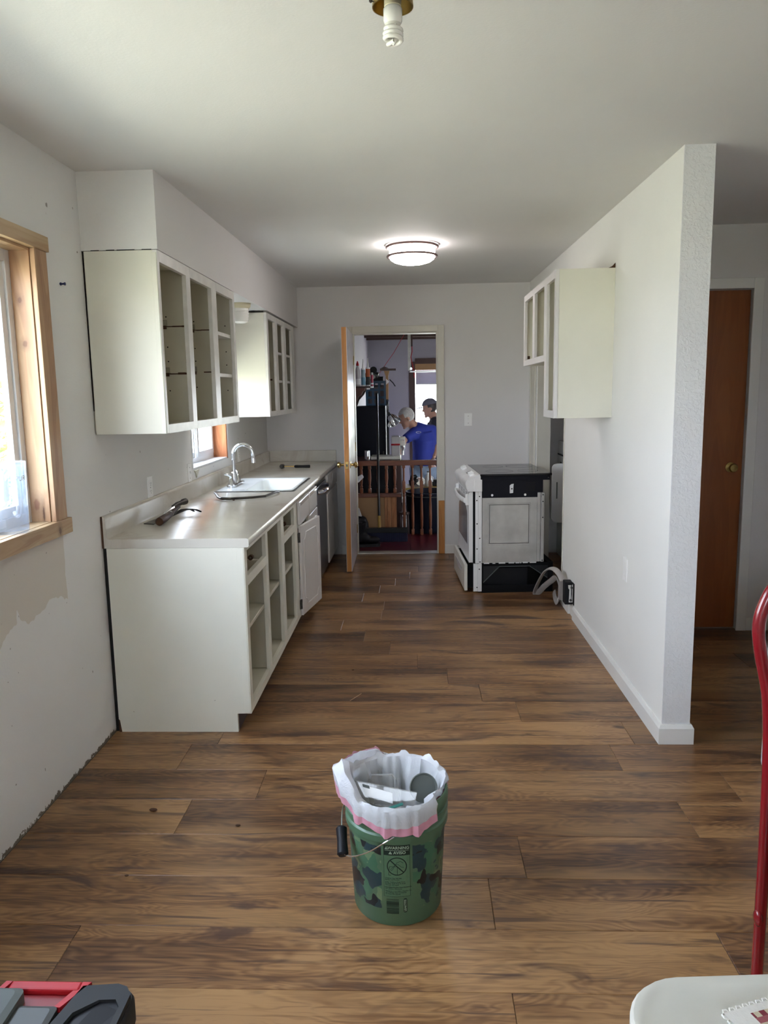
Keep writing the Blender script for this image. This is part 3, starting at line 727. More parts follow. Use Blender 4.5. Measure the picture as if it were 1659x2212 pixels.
# ---- worktop
SY0, SY1, SX0, SX1 = 4.875, 5.625, -1.275, -.800          # sink cut-out
def ctop(b, y0, y1):
    prof = [(-1.3735, .849), (-.738, .849), (-.731, .853), (-.728, .862), (-.728, .876), (-.731, .885), (-.738, .889), (-1.343, .889), (-1.350, .892), (-1.353, .899), (-1.354, .975), (-1.358, .986), (-1.364, .990), (-1.3735, .990)]
    return b.prism(prof, 'y', y0, y1)
b = B(); ctop(b, 3.254, SY0); ctop(b, SY1, 7.119)
b.prism([(SX1, .849), (-.738, .849), (-.731, .853), (-.728, .862), (-.728, .876), (-.731, .885), (-.738, .889), (SX1, .889)], 'y', SY0, SY1)
b.prism([(-1.3735, .849), (SX0, .849), (SX0, .889), (-1.343, .889), (-1.350, .892), (-1.353, .899), (-1.354, .975), (-1.358, .986), (-1.364, .990), (-1.3735, .990)], 'y', SY0, SY1)
wt = single('worktop', b, M['counter'], 'long cream laminate worktop with raised backsplash over the base cabinets', 'worktop', (-1.05, 3.254, .849), smooth=True)
part('end_strip', B().prism([(-1.366, .849), (-.732, .849), (-.7275, .855), (-.7275, .882), (-.734, .8885), (-1.346, .8885), (-1.354, .897), (-1.355, .972), (-1.362, .989), (-1.366, .989)], 'y', 3.2525, 3.254), M['counter'], wt)
part('raw_edge', B().box(-1.3745, -1.366, 3.251, 3.254, .849, .990), M['scar'], wt, label='dark raw back edge of the backsplash end')
part('backsplash_return', B().box(-1.353, -.734, 7.098, 7.1195, .8892, .990, .003), M['counter'], wt)

# ---- sink
t = thing('kitchen_sink', 'white enamel single-bowl sink set into the worktop', 'sink', (-1.04, 5.25, .889))
cx, cy = (SX0+SX1)/2, (SY0+SY1)/2
W_, D_ = SX1-SX0, SY1-SY0
part('rim_seal', B().loft([rrect(W_+.048, D_+.048, .03, 5, (cx, cy), .8894), rrect(W_+.048, D_+.048, .03, 5, (cx, cy), .8925), rrect(W_+.020, D_+.020, .025, 5, (cx, cy), .8935), rrect(W_+.020, D_+.020, .025, 5, (cx, cy), .8894)], wrap=True), M['steel'], t, label='dark metal mounting rim')
bx, by, bw, bd = -.965, cy, .30, .66
L = [rrect(W_+.020, D_+.020, .025, 5, (cx, cy), .8895), rrect(W_+.020, D_+.020, .025, 5, (cx, cy), .896), rrect(W_-.01, D_-.01, .025, 5, (cx, cy), .8965), rrect(bw+.02, bd+.02, .05, 5, (bx, by), .8950), rrect(bw, bd, .05, 5, (bx, by), .888), rrect(bw-.02, bd-.02, .05, 5, (bx, by), .76), rrect(bw-.06, bd-.06, .04, 5, (bx, by), .735)]
L2 = [rrect(bw-.05, bd-.05, .04, 5, (bx, by), .729), rrect(bw, bd, .05, 5, (bx, by), .75), rrect(bw+.012, bd+.012, .05, 5, (bx, by), .885), rrect(W_-.01, D_-.01, .025, 5, (cx, cy), .889)]
part('bowl', B().loft(L + L2, True, False, False, wrap=True), M['porcelain'], t, smooth=True)
b = B(); b.loft([rrect(bw-.055, bd-.055, .04, 5, (bx, by), .7349), rrect(bw-.055, bd-.055, .04, 5, (bx, by), .729)], True, True, True)
part('bowl_floor', b, M['porcelain'], t)
part('drain', B().lathe([(.045, .735), (.045, .7375), (.03, .7365), (.01, .7360)], 18, (bx, by, 0)), M['chrome'], t)
part('hole_cover', B().lathe([(.02, .8966), (.02, .900), (.012, .903)], 14, (-1.235, 5.40, 0)), M['chrome'], t)

# ---- faucet
t = thing('faucet', 'chrome gooseneck faucet with two lever handles behind the sink', 'faucet', (-1.235, 5.17, .8966))
part('base_plate', B().loft([rrect(.058, .25, .027, 6, (-1.235, 5.17), .8967), rrect(.058, .25, .027, 6, (-1.235, 5.17), .910), rrect(.044, .232, .021, 6, (-1.235, 5.17), .918)], True, True, True), M['chrome'], t, smooth=True)
part('collar', B().lathe([(.024, .915), (.022, .955), (.019, .985), (.013, .990)], 18, (-1.235, 5.17, 0)), M['chrome'], t, smooth=True)
pts = [(-1.235, 5.17, .985), (-1.235, 5.17, 1.04)] + [(-1.167-.068*math.cos(R(a)), 5.17, 1.105+.070*math.sin(R(a))) for a in range(0, 181, 15)] + [(-1.098, 5.17, 1.075)]
part('spout', B().tube(pts, .0125, 14), M['chrome'], t, smooth=True)
part('spout_tip', B().cyl((-1.098, 5.17, 1.080), (-1.098, 5.17, 1.050), .0145, .016, 14), M['chrome'], t, smooth=True)
for s_ in (-1, 1):
    yy = 5.17+s_*.10
    part('handle_post', B().lathe([(.022, .915), (.019, .935), (.014, .955), (.011, .962)], 16, (-1.235, yy, 0)), M['chrome'], t, smooth=True)
    part('lever', B().tube([(-1.235, yy, .957), (-1.236, yy+s_*.012, .975), (-1.250, yy+s_*.030, .985), (-1.268, yy+s_*.040, .988)], [.011, .010, .008, .006], 10), M['chrome'], t, smooth=True)

# ---- tools lying on the worktop
def flat_path(pts, wd, th):
    """flat bar following a 3-D path, wd across, th thick"""
    return B().tube(pts, 1.0, 4, flat=None) if False else B().loft([[Vector(p)+Vector(u)*wd_/2+Vector((0, 0, th/2)), Vector(p)-Vector(u)*wd_/2+Vector((0, 0, th/2)), Vector(p)-Vector(u)*wd_/2-Vector((0, 0, th/2)), Vector(p)+Vector(u)*wd_/2-Vector((0, 0, th/2))] for p, u, wd_ in pts], True, True, True)
t = thing('pry_bar', 'flat dark pry bar lying under the hammer near the counter front end', 'pry bar', (-1.27, 3.78, .889))
u = Vector((.93, -.35, 0))
pts = [((-1.300, 3.640, .8915), u, .060), ((-1.296, 3.70, .8915), u, .058), ((-1.285, 3.78, .893), u, .045), ((-1.262, 3.87, .898), u, .032), ((-1.240, 3.915, .906), u, .032), ((-1.215, 3.935, .916), u, .036), ((-1.190, 3.945, .918), u, .040)]
part('blade', flat_path(pts, 0, .005), M['steel'], t, smooth=True)
for s_ in (-1, 1):
    q = [((-1.190+s_*.013*u.x, 3.945+s_*.013*u.y, .918), u, .014), ((-1.168+s_*.018*u.x, 3.950+s_*.018*u.y, .914), u, .012), ((-1.148+s_*.022*u.x, 3.953+s_*.022*u.y, .904), u, .009)]
    part('claw', flat_path(q, 0, .006), M['black'], t)
t = thing('hammer', 'claw hammer with brown wooden handle end lying across the flat pry bar', 'hammer', (-1.24, 3.75, .889))
part('handle', B().tube([(-1.230, 3.590, .9105), (-1.231, 3.60, .911), (-1.233, 3.68, .913), (-1.236, 3.76, .917), (-1.240, 3.84, .922), (-1.246, 3.95, .931)], [.0185, .020, .019, .016, .012, .011], 14), M['dark_wood'], t, smooth=True)
part('handle_end', B().cyl((-1.2300, 3.5885, .9105), (-1.230, 3.5905, .9105), .0195, seg=14), M['scar'], t, label='brown wooden butt of the handle')
part('ferrule', B().cyl((-1.2365, 3.775, .9178), (-1.2375, 3.79, .919), .0155, seg=14), M['chrome'], t)
part('head', B().tube([(-1.262, 3.905, .935), (-1.252, 3.945, .942), (-1.240, 3.985, .947), (-1.236, 4.0, .948), (-1.230, 4.025, .949)], [.010, .014, .012, .017, .017], 14), M['steel'], t, smooth=True)
part('claw', B().tube([(-1.262, 3.905, .935), (-1.272, 3.86, .926), (-1.283, 3.815, .912)], [.010, .008, .003], 8, flat=(.6, 1.2)), M['chrome'], t, smooth=True)
t = thing('wrecking_bar', 'long thin black bar with bent claw end lying in front of the sink', 'pry bar', (-1.05, 4.55, .889))
part('shaft', B().tube([(-1.148, 4.462, .902), (-1.10, 4.475, .899), (-.98, 4.520, .899), (-.905, 4.555, .901), (-.885, 4.65, .903), (-.872, 4.74, .904), (-.865, 4.80, .895)], [.009, .008, .0075, .0075, .0075, .0075, .006], 8), M['steel'], t, smooth=True)
part('claw', B().tube([(-1.148, 4.462, .902), (-1.175, 4.50, .905), (-1.205, 4.565, .918), (-1.222, 4.585, .922)], [.009, .009, .008, .004], 8, flat=(.7, 1.3)), M['steel'], t, smooth=True)
t = thing('small_hammer', 'small hammer with round dark head and black grip at the counter far end', 'hammer', (-1.0, 6.42, .889))
part('head', B().tube([(-1.125, 6.39, .909), (-1.123, 6.40, .909), (-1.118, 6.43, .909), (-1.116, 6.44, .909)], [.015, .0195, .0195, .015], 14), M['steel'], t, smooth=True)
part('shaft', B().cyl((-1.11, 6.415, .9085), (-1.0, 6.424, .905), .0055, seg=10), M['brass'], t, smooth=True)
part('grip', B().tube([(-1.02, 6.422, .905), (-1.01, 6.423, .905), (-.95, 6.428, .904), (-.892, 6.433, .904), (-.886, 6.4335, .904)], [.008, .0125, .0115, .0135, .010], 12), M['black'], t, smooth=True)
crumb = single('debris_chip', B().ball((-1.075, 4.46, .893), .006, (1.3, .8, .6), 8), M['scar'], 'tiny brown chip on the worktop beside the water stain', 'debris', (-1.075, 4.46, .889))

# ---- jar lamp under the soffit between the two wall cabinets
t = thing('soffit_lamp', 'white ribbed jar lamp under the soffit between the two left wall cabinets', 'lamp', (-1.150, 5.2, 2.105))
part('lamp_base', B().lathe([(.072, 2.1048), (.070, 2.085), (.058, 2.072)], 24, (-1.150, 5.2, 0)), M['socket'], t, smooth=True)
part('glass_jar', B().lathe([(.056, 2.072), (.057, 2.055), (.054, 2.052), (.057, 2.040), (.054, 2.030), (.057, 2.020), (.054, 2.010), (.055, 2.0), (.048, 1.985), (.03, 1.978), (.001, 1.976)], 24, (-1.150, 5.2, 0)), M['bulb'], t, smooth=True)

# ---- wall plates
def plate(name, label, loc, axis, kind, w_=.072, h_=.116):
    t = thing(name, label, 'outlet' if kind == 'outlet' else 'switch' if kind == 'switch' else 'wall plate', loc)
    Rm = {'x': Matrix.Rotation(R(90), 4, 'Z'), '-x': Matrix.Rotation(R(-90), 4, 'Z'), '-y': Matrix.Identity(4)}[axis]
    def tr(b): b.b.transform(Matrix.Translation(loc) @ Rm); return b
    part('cover', tr(B().box(-w_/2, w_/2, -.005, 0, -h_/2, h_/2, .002)), M['plate'], t)
    if kind == 'outlet':
        for dz in (-.02, .02):
            f_ = part('socket_face', tr(B().box(-.017, .017, -.0065, -.005, dz-.014, dz+.014, .001)), M['plate'], t)
            part('slots', tr(B().box(-.008, -.006, -.0067, -.0065, dz-.002, dz+.007).box(.006, .008, -.0067, -.0065, dz-.002, dz+.007).box(-.002, .002, -.0067, -.0065, dz-.010, dz-.006)), M['hole'], f_)
    elif kind == 'switch':
        part('toggle', tr(B().box(-.005, .005, -.016, -.005, -.004, .012, .001)), M['plate'], t)
    if kind != 'blank' or True:
        for dz in ((0,) if kind == 'outlet' else (-.032, .032)):
            part('screw', tr(B().cyl((0, -.0058, dz), (0, -.005, dz), .003, seg=8)), M['steel'] if kind != 'blank' else M['plate'], t)
    return t
plate('wall_outlet', 'white wall outlet above the backsplash, nearest the counter front', (XL+.0, 3.898, 1.040), 'x', 'outlet')
plate('wall_switch', 'white wall switch just left of the sink window, above the backsplash', (XL+.0, 4.605, 1.043), 'x', 'switch')
plate('wall_outlet', 'white wall outlet behind the faucet spout, right of the sink window', (XL+.0, 5.93, 1.050), 'x', 'outlet')
plate('wall_switch', 'white light switch on the back wall right of the doorway', (.489, YB, 1.250), '-y', 'switch')
plate('blank_plate', 'blank white wall plate low on the right partition wall', (XR, 3.770, .616), '-x', 'blank')
single('wall_anchor', B().cyl((XL, 3.04, 1.943), (XL+.02, 3.04, 1.943), .0035, seg=8).cyl((XL+.002, 3.04, 1.943), (XL+.006, 3.04, 1.943), .006, seg=8).cyl((XL+.018, 3.04, 1.943), (XL+.022, 3.04, 1.943), .006, seg=8), pm('blue_anchor', (.02, .03, .12), .5), 'small dark blue anchor stuck in the left wall right of the pine window', 'anchor', (XL, 3.04, 1.943))

# ================================================================== CEILING LIGHTS
t = thing('ceiling_lamp', 'lit round white ceiling lamp with two bronze rings over the kitchen', 'lamp', (-.006, 5.12, zc(5.12)))
zl = zc(5.12)
def ring(r, z, rr): return B().tube([(-.006+r*math.cos(2*math.pi*k/40), 5.12+r*math.sin(2*math.pi*k/40), z) for k in range(40)], rr, 8, True)
part('ceiling_pan', B().lathe([(.150, zl+.004), (.150, zl-.012), (.14, zl-.014)], 40, (-.006, 5.12, 0)), M['enamel'], t, smooth=True)
part('upper_ring', ring(.163, zl-.014, .0075), M['lamp_ring'], t, smooth=True)
part('lower_ring', B().loft([[(-.006+r_*math.cos(2*math.pi*k/40), 5.12+r_*math.sin(2*math.pi*k/40), z_) for k in range(40)] for r_, z_ in ((.150, zl-.066), (.163, zl-.066), (.165, zl-.071), (.163, zl-.078), (.150, zl-.078))], wrap=True), M['lamp_ring'], t, smooth=True)
part('glass_drum', B().lathe([(.146, zl-.014), (.147, zl-.075), (.140, zl-.090), (.118, zl-.105), (.08, zl-.116), (.03, zl-.121), (.001, zl-.122)], 40, (-.006, 5.12, 0), cap0=False), M['lamp_glow'], t, smooth=True, label='glowing white glass drum')
for a in (-90, 30, 150):
    x_, y_ = -.006+.157*math.cos(R(a)), 5.12+.157*math.sin(R(a))
    part('post', B().cyl((x_, y_, zl-.016), (x_, y_, zl-.070), .0025, seg=8), M['lamp_ring'], t)
    part('finial', B().ball((x_, y_-.004, zl-.072), .006, seg=8), M['lamp_ring'], t, smooth=True)

t = thing('bulb_holder', 'tarnished brass ceiling fixture without shade, holding a spiral bulb', 'light fixture', (-.040, 1.9, 2.416))
part('gallery', B().lathe([(.012, 2.416), (.030, 2.415), (.043, 2.402), (.046, 2.380), (.047, 2.366), (.0445, 2.366), (.043, 2.380), (.038, 2.396), (.012, 2.402)], 32, (-.040, 1.9, 0), cap0=False, cap1=False), M['old_brass'], t, smooth=True)
part('lamp_socket', B().lathe([(.0185, 2.405), (.0195, 2.400), (.0195, 2.368), (.017, 2.366)], 20, (-.040, 1.9, 0)), M['socket'], t, smooth=True)
for a in (205, 325, 85):
    d_ = Vector((math.cos(R(a)), math.sin(R(a)), 0)); p_ = Vector((-.040, 1.9, 2.371))
    part('thumb_screw', B().cyl(p_+d_*.043, p_+d_*.053, .0018, seg=6).ball(p_+d_*.054, .0042, seg=8), M['steel'], t)
t = thing('spiral_bulb', 'unlit white spiral bulb hanging from the brass ceiling fixture', 'bulb', (-.040, 1.9, 2.366))
part('bulb_base', B().lathe([(.018, 2.3665), (.0215, 2.362), (.0215, 2.338), (.0185, 2.331), (.011, 2.329)], 24, (-.040, 1.9, 0)), M['bulb'], t, smooth=True)
pts = []
for k in range(73):
    a = R(120 + 1090*k/72); z_ = 2.322 - .0275*k/72
    rr = .0192*min(1, .45+k/10)
    pts.append((-.040+rr*math.cos(a), 1.9+rr*math.sin(a), z_))
pts += [(-.036, 1.884, 2.291), (-.040, 1.893, 2.287)]
part('spiral_tube', B().tube([(-.044, 1.903, 2.332)] + pts, .0047, 10), M['bulb'], t, smooth=True)
part('tube_neck', B().cyl((-.036, 1.897, 2.332), (-.034, 1.888, 2.318), .0047), M['bulb'], t, smooth=True)

# ================================================================== STOVE pulled out on the right (local frame: x into the wall, y away from the camera)
ra = R(3.0)
t = thing('range', 'white slide-in electric range with black glass top, pulled out and showing its bare metal side', 'stove', (.445, 5.66, 0), ra)
def rp_(name, b, mat, smooth=False, label=None, parent=None): return part(name, b, mat, parent or t, True, smooth, label)
EN, ZN, BK = M['enamel'], M['zinc'], M['base_black']
WD = .755
rp_('oven_body', B().box(.052, .50, .012, WD-.012, .24, .86), M['zinc'])
rp_('side_panel', B().box(.047, .457, .004, .012, .228, .733, .002), ZN, label='bare galvanised side panel')
b = B()
for (a0, a1, z0, z1) in ((.090, .407, .672, .682), (.090, .407, .365, .375)): b.box(a0, a1, -.002, .005, z0, z1, .002)
for (a0, a1, z0, z1) in ((.090, .100, .375, .672), (.397, .407, .375, .672)): b.box(a0, a1, -.002, .005, z0, z1, .002)
rp_('embossed_square', b, ZN)
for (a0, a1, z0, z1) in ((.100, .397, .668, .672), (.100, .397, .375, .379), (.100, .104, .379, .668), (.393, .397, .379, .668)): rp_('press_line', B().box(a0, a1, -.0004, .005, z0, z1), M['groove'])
rp_('embossed_field', B().box(.104, .393, -.0035, .005, .379, .668, .003), ZN)
rp_('rear_rail', B().box(.457, .482, -.002, .012, .234, .757, .003).box(.484, .508, -.010, .012, .234, .757, .003), ZN)
rp_('side_shield', B().box(.047, .497, 0, .012, .722, .850, .001).box(.002, .547, -.004, .012, .850, .884, .001), M['shield'], label='black upper side shield')
rp_('front_column', B().box(-.004, .018, 0, .012, .228, .828, .002).box(.018, .044, -.007, .012, .228, .828, .003), EN)
rp_('front_foot', B().box(-.018, .012, 0, .012, .012, .225, .002).box(.012, .044, -.007, .012, .012, .225, .003), EN)
for (xx, zz) in ((.022, .812), (.026, .735), (.006, .705), (.008, .53), (.028, .42), (.008, .34), (.03, .24), (.025, .185), (.008, .045)):
    rp_('screw_hole', B().cyl((xx, -.0076, zz), (xx, -.0068, zz), .005, seg=8), M['hole'])
for zz in (.74, .69, .57, .245): rp_('screw_hole', B().cyl((.496, -.0108, zz), (.496, -.0098, zz), .005, seg=8), M['hole'])
br = rp_('anti_tip_bracket', B().prism([(.250, .755), (.256, .755), (.275, .757), (.277, .810), (.279, .825), (.262, .822), (.250, .812)], 'y', -.006, 0), EN)
rp_('bracket_hole', B().cyl((.265, -.0068, .788), (.265, -.0058, .788), .006, seg=8), M['hole'], parent=br)
for k in range(6): rp_('vent_slot', B().box(.372, .440, -.0012, .001, .770+.012*k, .774+.012*k), M['hole'])
for xx in (.120, .365): rp_('side_screw', B().cyl((xx, -.003, .742), (xx, 0, .742), .009, seg=12), M['chrome'])
rp_('corner_screw', B().cyl((.535, -.0065, .868), (.535, -.004, .868), .004, seg=10), M['chrome'])
# lower carcass: black frame with a chamfered opening, drawer box inside
poly_o = [(.044, .012), (.580, .012), (.580, .228), (.044, .228)]
b = B().box(.044, .580, 0, .006, .205, .228).box(.044, .580, 0, .006, .0, .058).box(.540, .580, 0, .20, .0, .228).box(.044, .056, 0, .006, .058, .205)
rp_('base_frame', b, BK)
for q in ([(.056, .205), (.056, .075), (.175, .205)], [(.540, .205), (.410, .205), (.540, .110)]): rp_('base_web', B().prism(q, 'y', .006, .010), M['dark_grey'])
rp_('chamfer_rail', B().bar((.056, .006, .078), (.178, .006, .2), .006, .006).bar((.178, .006, .2), (.405, .006, .2), .006, .006).bar((.405, .006, .2), (.54, .006, .108), .006, .006), M['mid_grey'])
rp_('storage_tray', B().box(.06, .40, .06, .70, .03, .175), M['black'])
rp_('base_pan', B().box(.02, .575, .02, WD-.02, .0, .03), BK)
rp_('base_back', B().box(.565, .578, .02, WD, .03, .228), BK)
b = B()
x_ = .06
while x_ < .43:
    wd_ = random.uniform(.008, .05); b.box(x_, x_+wd_, -.003, .006, .224, .224+random.uniform(.003, .009)); x_ += wd_ + random.uniform(.004, .03)
rp_('insulation_shreds', b, EN).__setitem__('kind', 'stuff')
# cooktop
rp_('cooktop', B().box(.030, .560, -.016, WD+.012, .886, .900, .003), M['black_gloss'], label='black glass cooktop')
for (cx_, cy_, rr) in ((.205, .20, .105), (.205, .56, .085), (.42, .20, .08), (.42, .56, .105)):
    rp_('burner_ring', B().lathe([(rr, .9002), (rr, .9006), (rr-.005, .9006), (rr-.005, .9002)], 36, (cx_, cy_, 0), cap0=False, cap1=False), M['ring'])
# sloping front console with knobs
b = B().prism([(.034, .898), (.022, .897), (-.050, .868), (-.066, .860), (-.076, .845), (-.078, .828), (-.070, .795), (-.060, .772), (.0, .772), (.034, .86)], 'y', -.006, WD+.004)
rp_('control_console', b, EN, smooth=True)
sl = Vector((.072, 0, .029)).normalized(); nrm = Vector((-sl.z, 0, sl.x))
for yy in (.09, .17, .58, .66):
    c_ = Vector((-.016, yy, .8817)); k_ = rp_('knob', B().cyl(c_, c_+nrm*.016, .024, .020, 18), EN, True)
    rp_('knob_grip', B().bar(c_+nrm*.016-sl*.019, c_+nrm*.016+sl*.019, .010, .016, .002, up=nrm), EN, parent=k_)
c_ = Vector((-.016, .32, .8818)); rp_('display', B().bar(c_-sl*.018, c_+sl*.018, .075, .003, 0, up=nrm), M['black_gloss'])
rp_('console_corner', B().box(-.012, .046, -.010, .006, .770, .860, .004), EN)
# oven door
b = B().prism([(-.052, .235), (-.052, .760), (-.040, .768), (-.022, .768), (-.022, .235)], 'y', .004, WD-.004)
od = rp_('oven_door', b, EN)
win = []
for (yy, zz) in [(.10, .36), (.655, .36)]: win.append((yy, zz))
for k in range(9): a = R(180*k/8); win.append((.3775+.2775*math.cos(a), .58+.085*math.sin(a)))
rp_('door_window', B().prism(win, 'x', -.0535, -.050), M['oven_glass'], parent=od, label='dark glass oven window')
rp_('door_gap', B().box(-.022, -.002, .006, WD-.006, .232, .770), BK)
hp = [(-.052, .045, .700)] + [(-.052-.045*math.sin(math.pi*(.12+.76*k/10))**.6, .045+.665*k/10, .700) for k in range(11)] + [(-.052, .710, .700)]
rp_('door_handle', B().tube(hp, .015, 10, flat=(1.3, .8)), EN, True)
rp_('handle_mount', B().box(-.075, -.048, .012, .045, .665, .752, .008), EN); rp_('handle_mount', B().box(-.075, -.048, .71, .743, .665, .752, .008), EN)
for k in range(4):
    for q in range(3): rp_('door_vent', B().box(-.0525, -.050, .12+.15*k, .20+.15*k, .725+.011*q, .729+.011*q), M['hole'], parent=od)
# warming drawer, pulled out a little
dr = rp_('drawer', B().box(-.086, -.062, .006, WD-.006, .018, .222, .005), M['enamel_warm'], label='almond bottom drawer pulled slightly out')
rp_('drawer_box', B().box(-.060, .02, .03, WD-.03, .035, .20), BK)
gp = [(.3775+.24*math.cos(R(180+180*k/10)), .165+.05*math.sin(R(180+180*k/10))) for k in range(11)]
rp_('finger_recess', B().prism(gp, 'x', -.0875, -.084), M['enamel'], parent=dr)
for (xx, yy) in ((.06, .05), (.06, .70), (.5, .05), (.5, .70)): rp_('leveling_leg', B().cyl((xx, yy, 0), (xx, yy, .02), .016, seg=10), BK)

# ---- range receptacle and cord
t = thing('range_outlet', 'black range receptacle box on the right wall with torn paint around it', 'outlet', (1.01, 5.05, .17))
part('box_body', B().box(.985, 1.0365, 5.010, 5.095, .088, .240, .004), M['black'], t)
part('cut_hole', B().box(1.0345, 1.0375, 4.962, 5.010, .094, .240), M['hole'], t)
part('plaster_tab', B().prism([(1.004, .222), (1.022, .222), (1.020, .205), (1.022, .195), (1.024, .105), (1.010, .105), (1.013, .190), (1.006, .200)], 'y', 5.006, 5.010), M['trim'], t)
part('plaster_tab', B().prism([(1.028, .222), (1.034, .226), (1.034, .105), (1.026, .105), (1.030, .16)], 'y', 5.005, 5.010), M['trim'], t)
part('mount_ear', B().cyl((1.026, 5.002, .205), (1.026, 5.010, .205), .008, seg=10).cyl((1.022, 5.002, .12), (1.022, 5.010, .12), .009, seg=10), M['steel'], t)
t = bpy.data.objects['range']
plug_b = B().prism([(5.09, .10), (5.15, .10), (5.15, .17), (5.125, .225), (5.09, .225)], 'x', .965, 1.015)
def ribbon(pts): return B().tube(pts, .017, 10, flat=(.42, 1.25), up=(0, 1, 0))
def smooth_pts(P, n=6):
    P = [Vector(p) for p in P]; o = []
    for i in range(len(P)-1):
        p0, p1, p2, p3 = P[max(i-1, 0)], P[i], P[i+1], P[min(i+2, len(P)-1)]
        for k in range(n):
            u = k/n
            o.append(.5*((2*p1)+(-p0+p2)*u+(2*p0-5*p1+4*p2-p3)*u*u+(-p0+3*p1-3*p2+p3)*u**3))
    return o + [P[-1]]
pc = part('power_cord', ribbon(smooth_pts([(.995, 5.13, .21), (.985, 5.20, .245), (.955, 5.28, .272), (.918, 5.38, .235), (.892, 5.50, .130), (.878, 5.60, .02), (.905, 5.585, .025), (.930, 5.50, .090), (.965, 5.42, .150), (.990, 5.36, .185), (1.005, 5.30, .12), (.985, 5.27, .035), (.999, 5.45, .02), (1.02, 5.60, .02)])), M['cord'], t, smooth=True, label='thick grey power cord looping to the wall')
part('plug', plug_b, M['cord'], pc)

# ---- dryer in the utility room
t = thing('clothes_dryer', 'white clothes dryer in the dim room behind the stove with its door hanging open', 'dryer', (1.6, 6.8, 0))
part('body', B().box(1.297, 1.95, 6.46, 7.05, .012, .93, .008), EN, t)
part('control_hood', B().box(1.297, 1.95, 6.80, 7.05, .935, 1.055, .01), EN, t)
part('hood_line', B().box(1.295, 1.298, 6.46, 7.05, .926, .937), M['dark_grey'], t)
part('latch', B().box(1.291, 1.298, 6.86, 6.90, .84, .87), M['dark_grey'], t)
d_ = part('door', B().loft([[(x_, 6.46, z_) for x_, z_, _ in rrect(.46, .50, .045, 6, (1.375, .645))], [(x_, 6.495, z_) for x_, z_, _ in rrect(.46, .50, .045, 6, (1.375, .645))]], True, True, True), EN, t)
part('door_slot', B().box(1.180, 1.190, 6.457, 6.461, .60, .74), M['mid_grey'], d_)
struct('wall_utility', B().box(XE-.002, XE, 4.83, YB, 0, ZT), M['wall'])

# ================================================================== BUCKET, BAG AND RUBBISH
BX, BY = -.067, 2.110
m, N, p = new_mat('camo_print'); v = N.coord()
s = N.n('ShaderNodeSeparateXYZ', Vector=v)
warp = N.n('ShaderNodeTexNoise', Vector=v, Scale=24.0, Detail=1.0).outputs[1]
v2 = N.n('ShaderNodeVectorMath', _operation='ADD', i0=v, i1=N.n('ShaderNodeVectorMath', _operation='SCALE', i0=warp, Scale=0.05).outputs[0]).outputs[0]
def blob(scale, th, o): 
    vv = N.n('ShaderNodeVectorMath', _operation='ADD', i0=v2, i1=(o, o*2, o*3)).outputs[0]
    return N.math('GREATER_THAN', N.noise(vv, scale, 1.5, 0.4), th)
base = (0.075, 0.152, 0.088)
inz = N.math('MULTIPLY', N.math('GREATER_THAN', N.math('ADD', s.outputs['Z'], N.math('MULTIPLY', N.noise(v, 25.0, 1.0), .02)), .062), N.math('LESS_THAN', N.math('SUBTRACT', s.outputs['Z'], N.math('MULTIPLY', N.noise(v, 22.0, 1.0), .03)), .236))
lab = N.math('MULTIPLY', N.math('LESS_THAN', N.math('ABSOLUTE', N.math('SUBTRACT', s.outputs['X'], .003)), .044), N.math('LESS_THAN', s.outputs['Y'], 0.0))
mask = N.math('MULTIPLY', inz, N.math('SUBTRACT', 1.0, lab))
c = N.mix(N.math('MULTIPLY', mask, blob(19.0, .50, 1.0)), base, (0.135, 0.215, 0.115))
c = N.mix(N.math('MULTIPLY', mask, blob(17.0, .52, 3.0)), c, (0.050, 0.150, 0.085))
c = N.mix(N.math('MULTIPLY', mask, blob(18.0, .535, 5.0)), c, (0.014, 0.046, 0.058))
c = N.mix(N.math('MULTIPLY', mask, blob(19.0, .59, 8.5)), c, (0.006, 0.009, 0.012))
N.set(p, 'Base Color', c); p.inputs['Roughness'].default_value = .38; M['camo'] = m
GREEN = pm('bucket_green', base, 0.38, var=0.04)
INK = pm('label_ink', (0.008, 0.026, 0.018), 0.45)
LBL = pm('label_ground', (0.085, 0.172, 0.098), 0.42, var=0.03)
LTX = pm('label_pale_text', (0.34, 0.46, 0.34), 0.45, var=0.03)
t = thing('bucket', 'green camouflage five gallon bucket standing in the middle of the floor', 'bucket', (BX, BY, 0))
br_ = lambda z: .1295 + .0135*min(z, .265)/.265
part('wall', B().lathe([(.124, 0.002), (.1265, .0), (.1295, .006), (br_(.265), .265), (.1505, .268), (.151, .272), (.151, .286), (.1485, .289), (.1460, .291), (.1460, .302), (.1515, .305), (.1515, .318), (.1475, .321), (.1475, .333), (.152, .336), (.1525, .350), (.1515, .360), (.1485, .365), (.1445, .364), (.1425, .358), (.139, .26), (.1255, .01), (.001, .008)], 64, (BX, BY, 0), cap0=True, cap1=True), M['camo'], t, smooth=True)
def wrapz(bm, z0, phi0, dr):
    """bend flat x/y artwork round the bucket; x runs along the circumference"""
    for vt in bm.verts:
        z_ = z0 + vt.co.y; r_ = br_(z_) + dr; a = phi0 + vt.co.x/r_
        vt.co = Vector((BX + r_*math.sin(a), BY - r_*math.cos(a), z_))
    o = B(); o.b.free(); o.b = bm; return o
def quad(x0, x1, y0, y1, nx=8):
    b = B()
    for k in range(nx):
        a, c_ = x0+(x1-x0)*k/nx, x0+(x1-x0)*(k+1)/nx
        b.add([(a, y0, 0), (c_, y0, 0), (c_, y1, 0), (a, y1, 0)], [(0, 1, 2, 3)])
    bmesh.ops.remove_doubles(b.b, verts=b.b.verts, dist=1e-6); return b.b
P0 = .022
lb = part('warning_label', wrapz(quad(-.0375, .0375, -.081, .081), .178, P0, .0003), LBL, t)
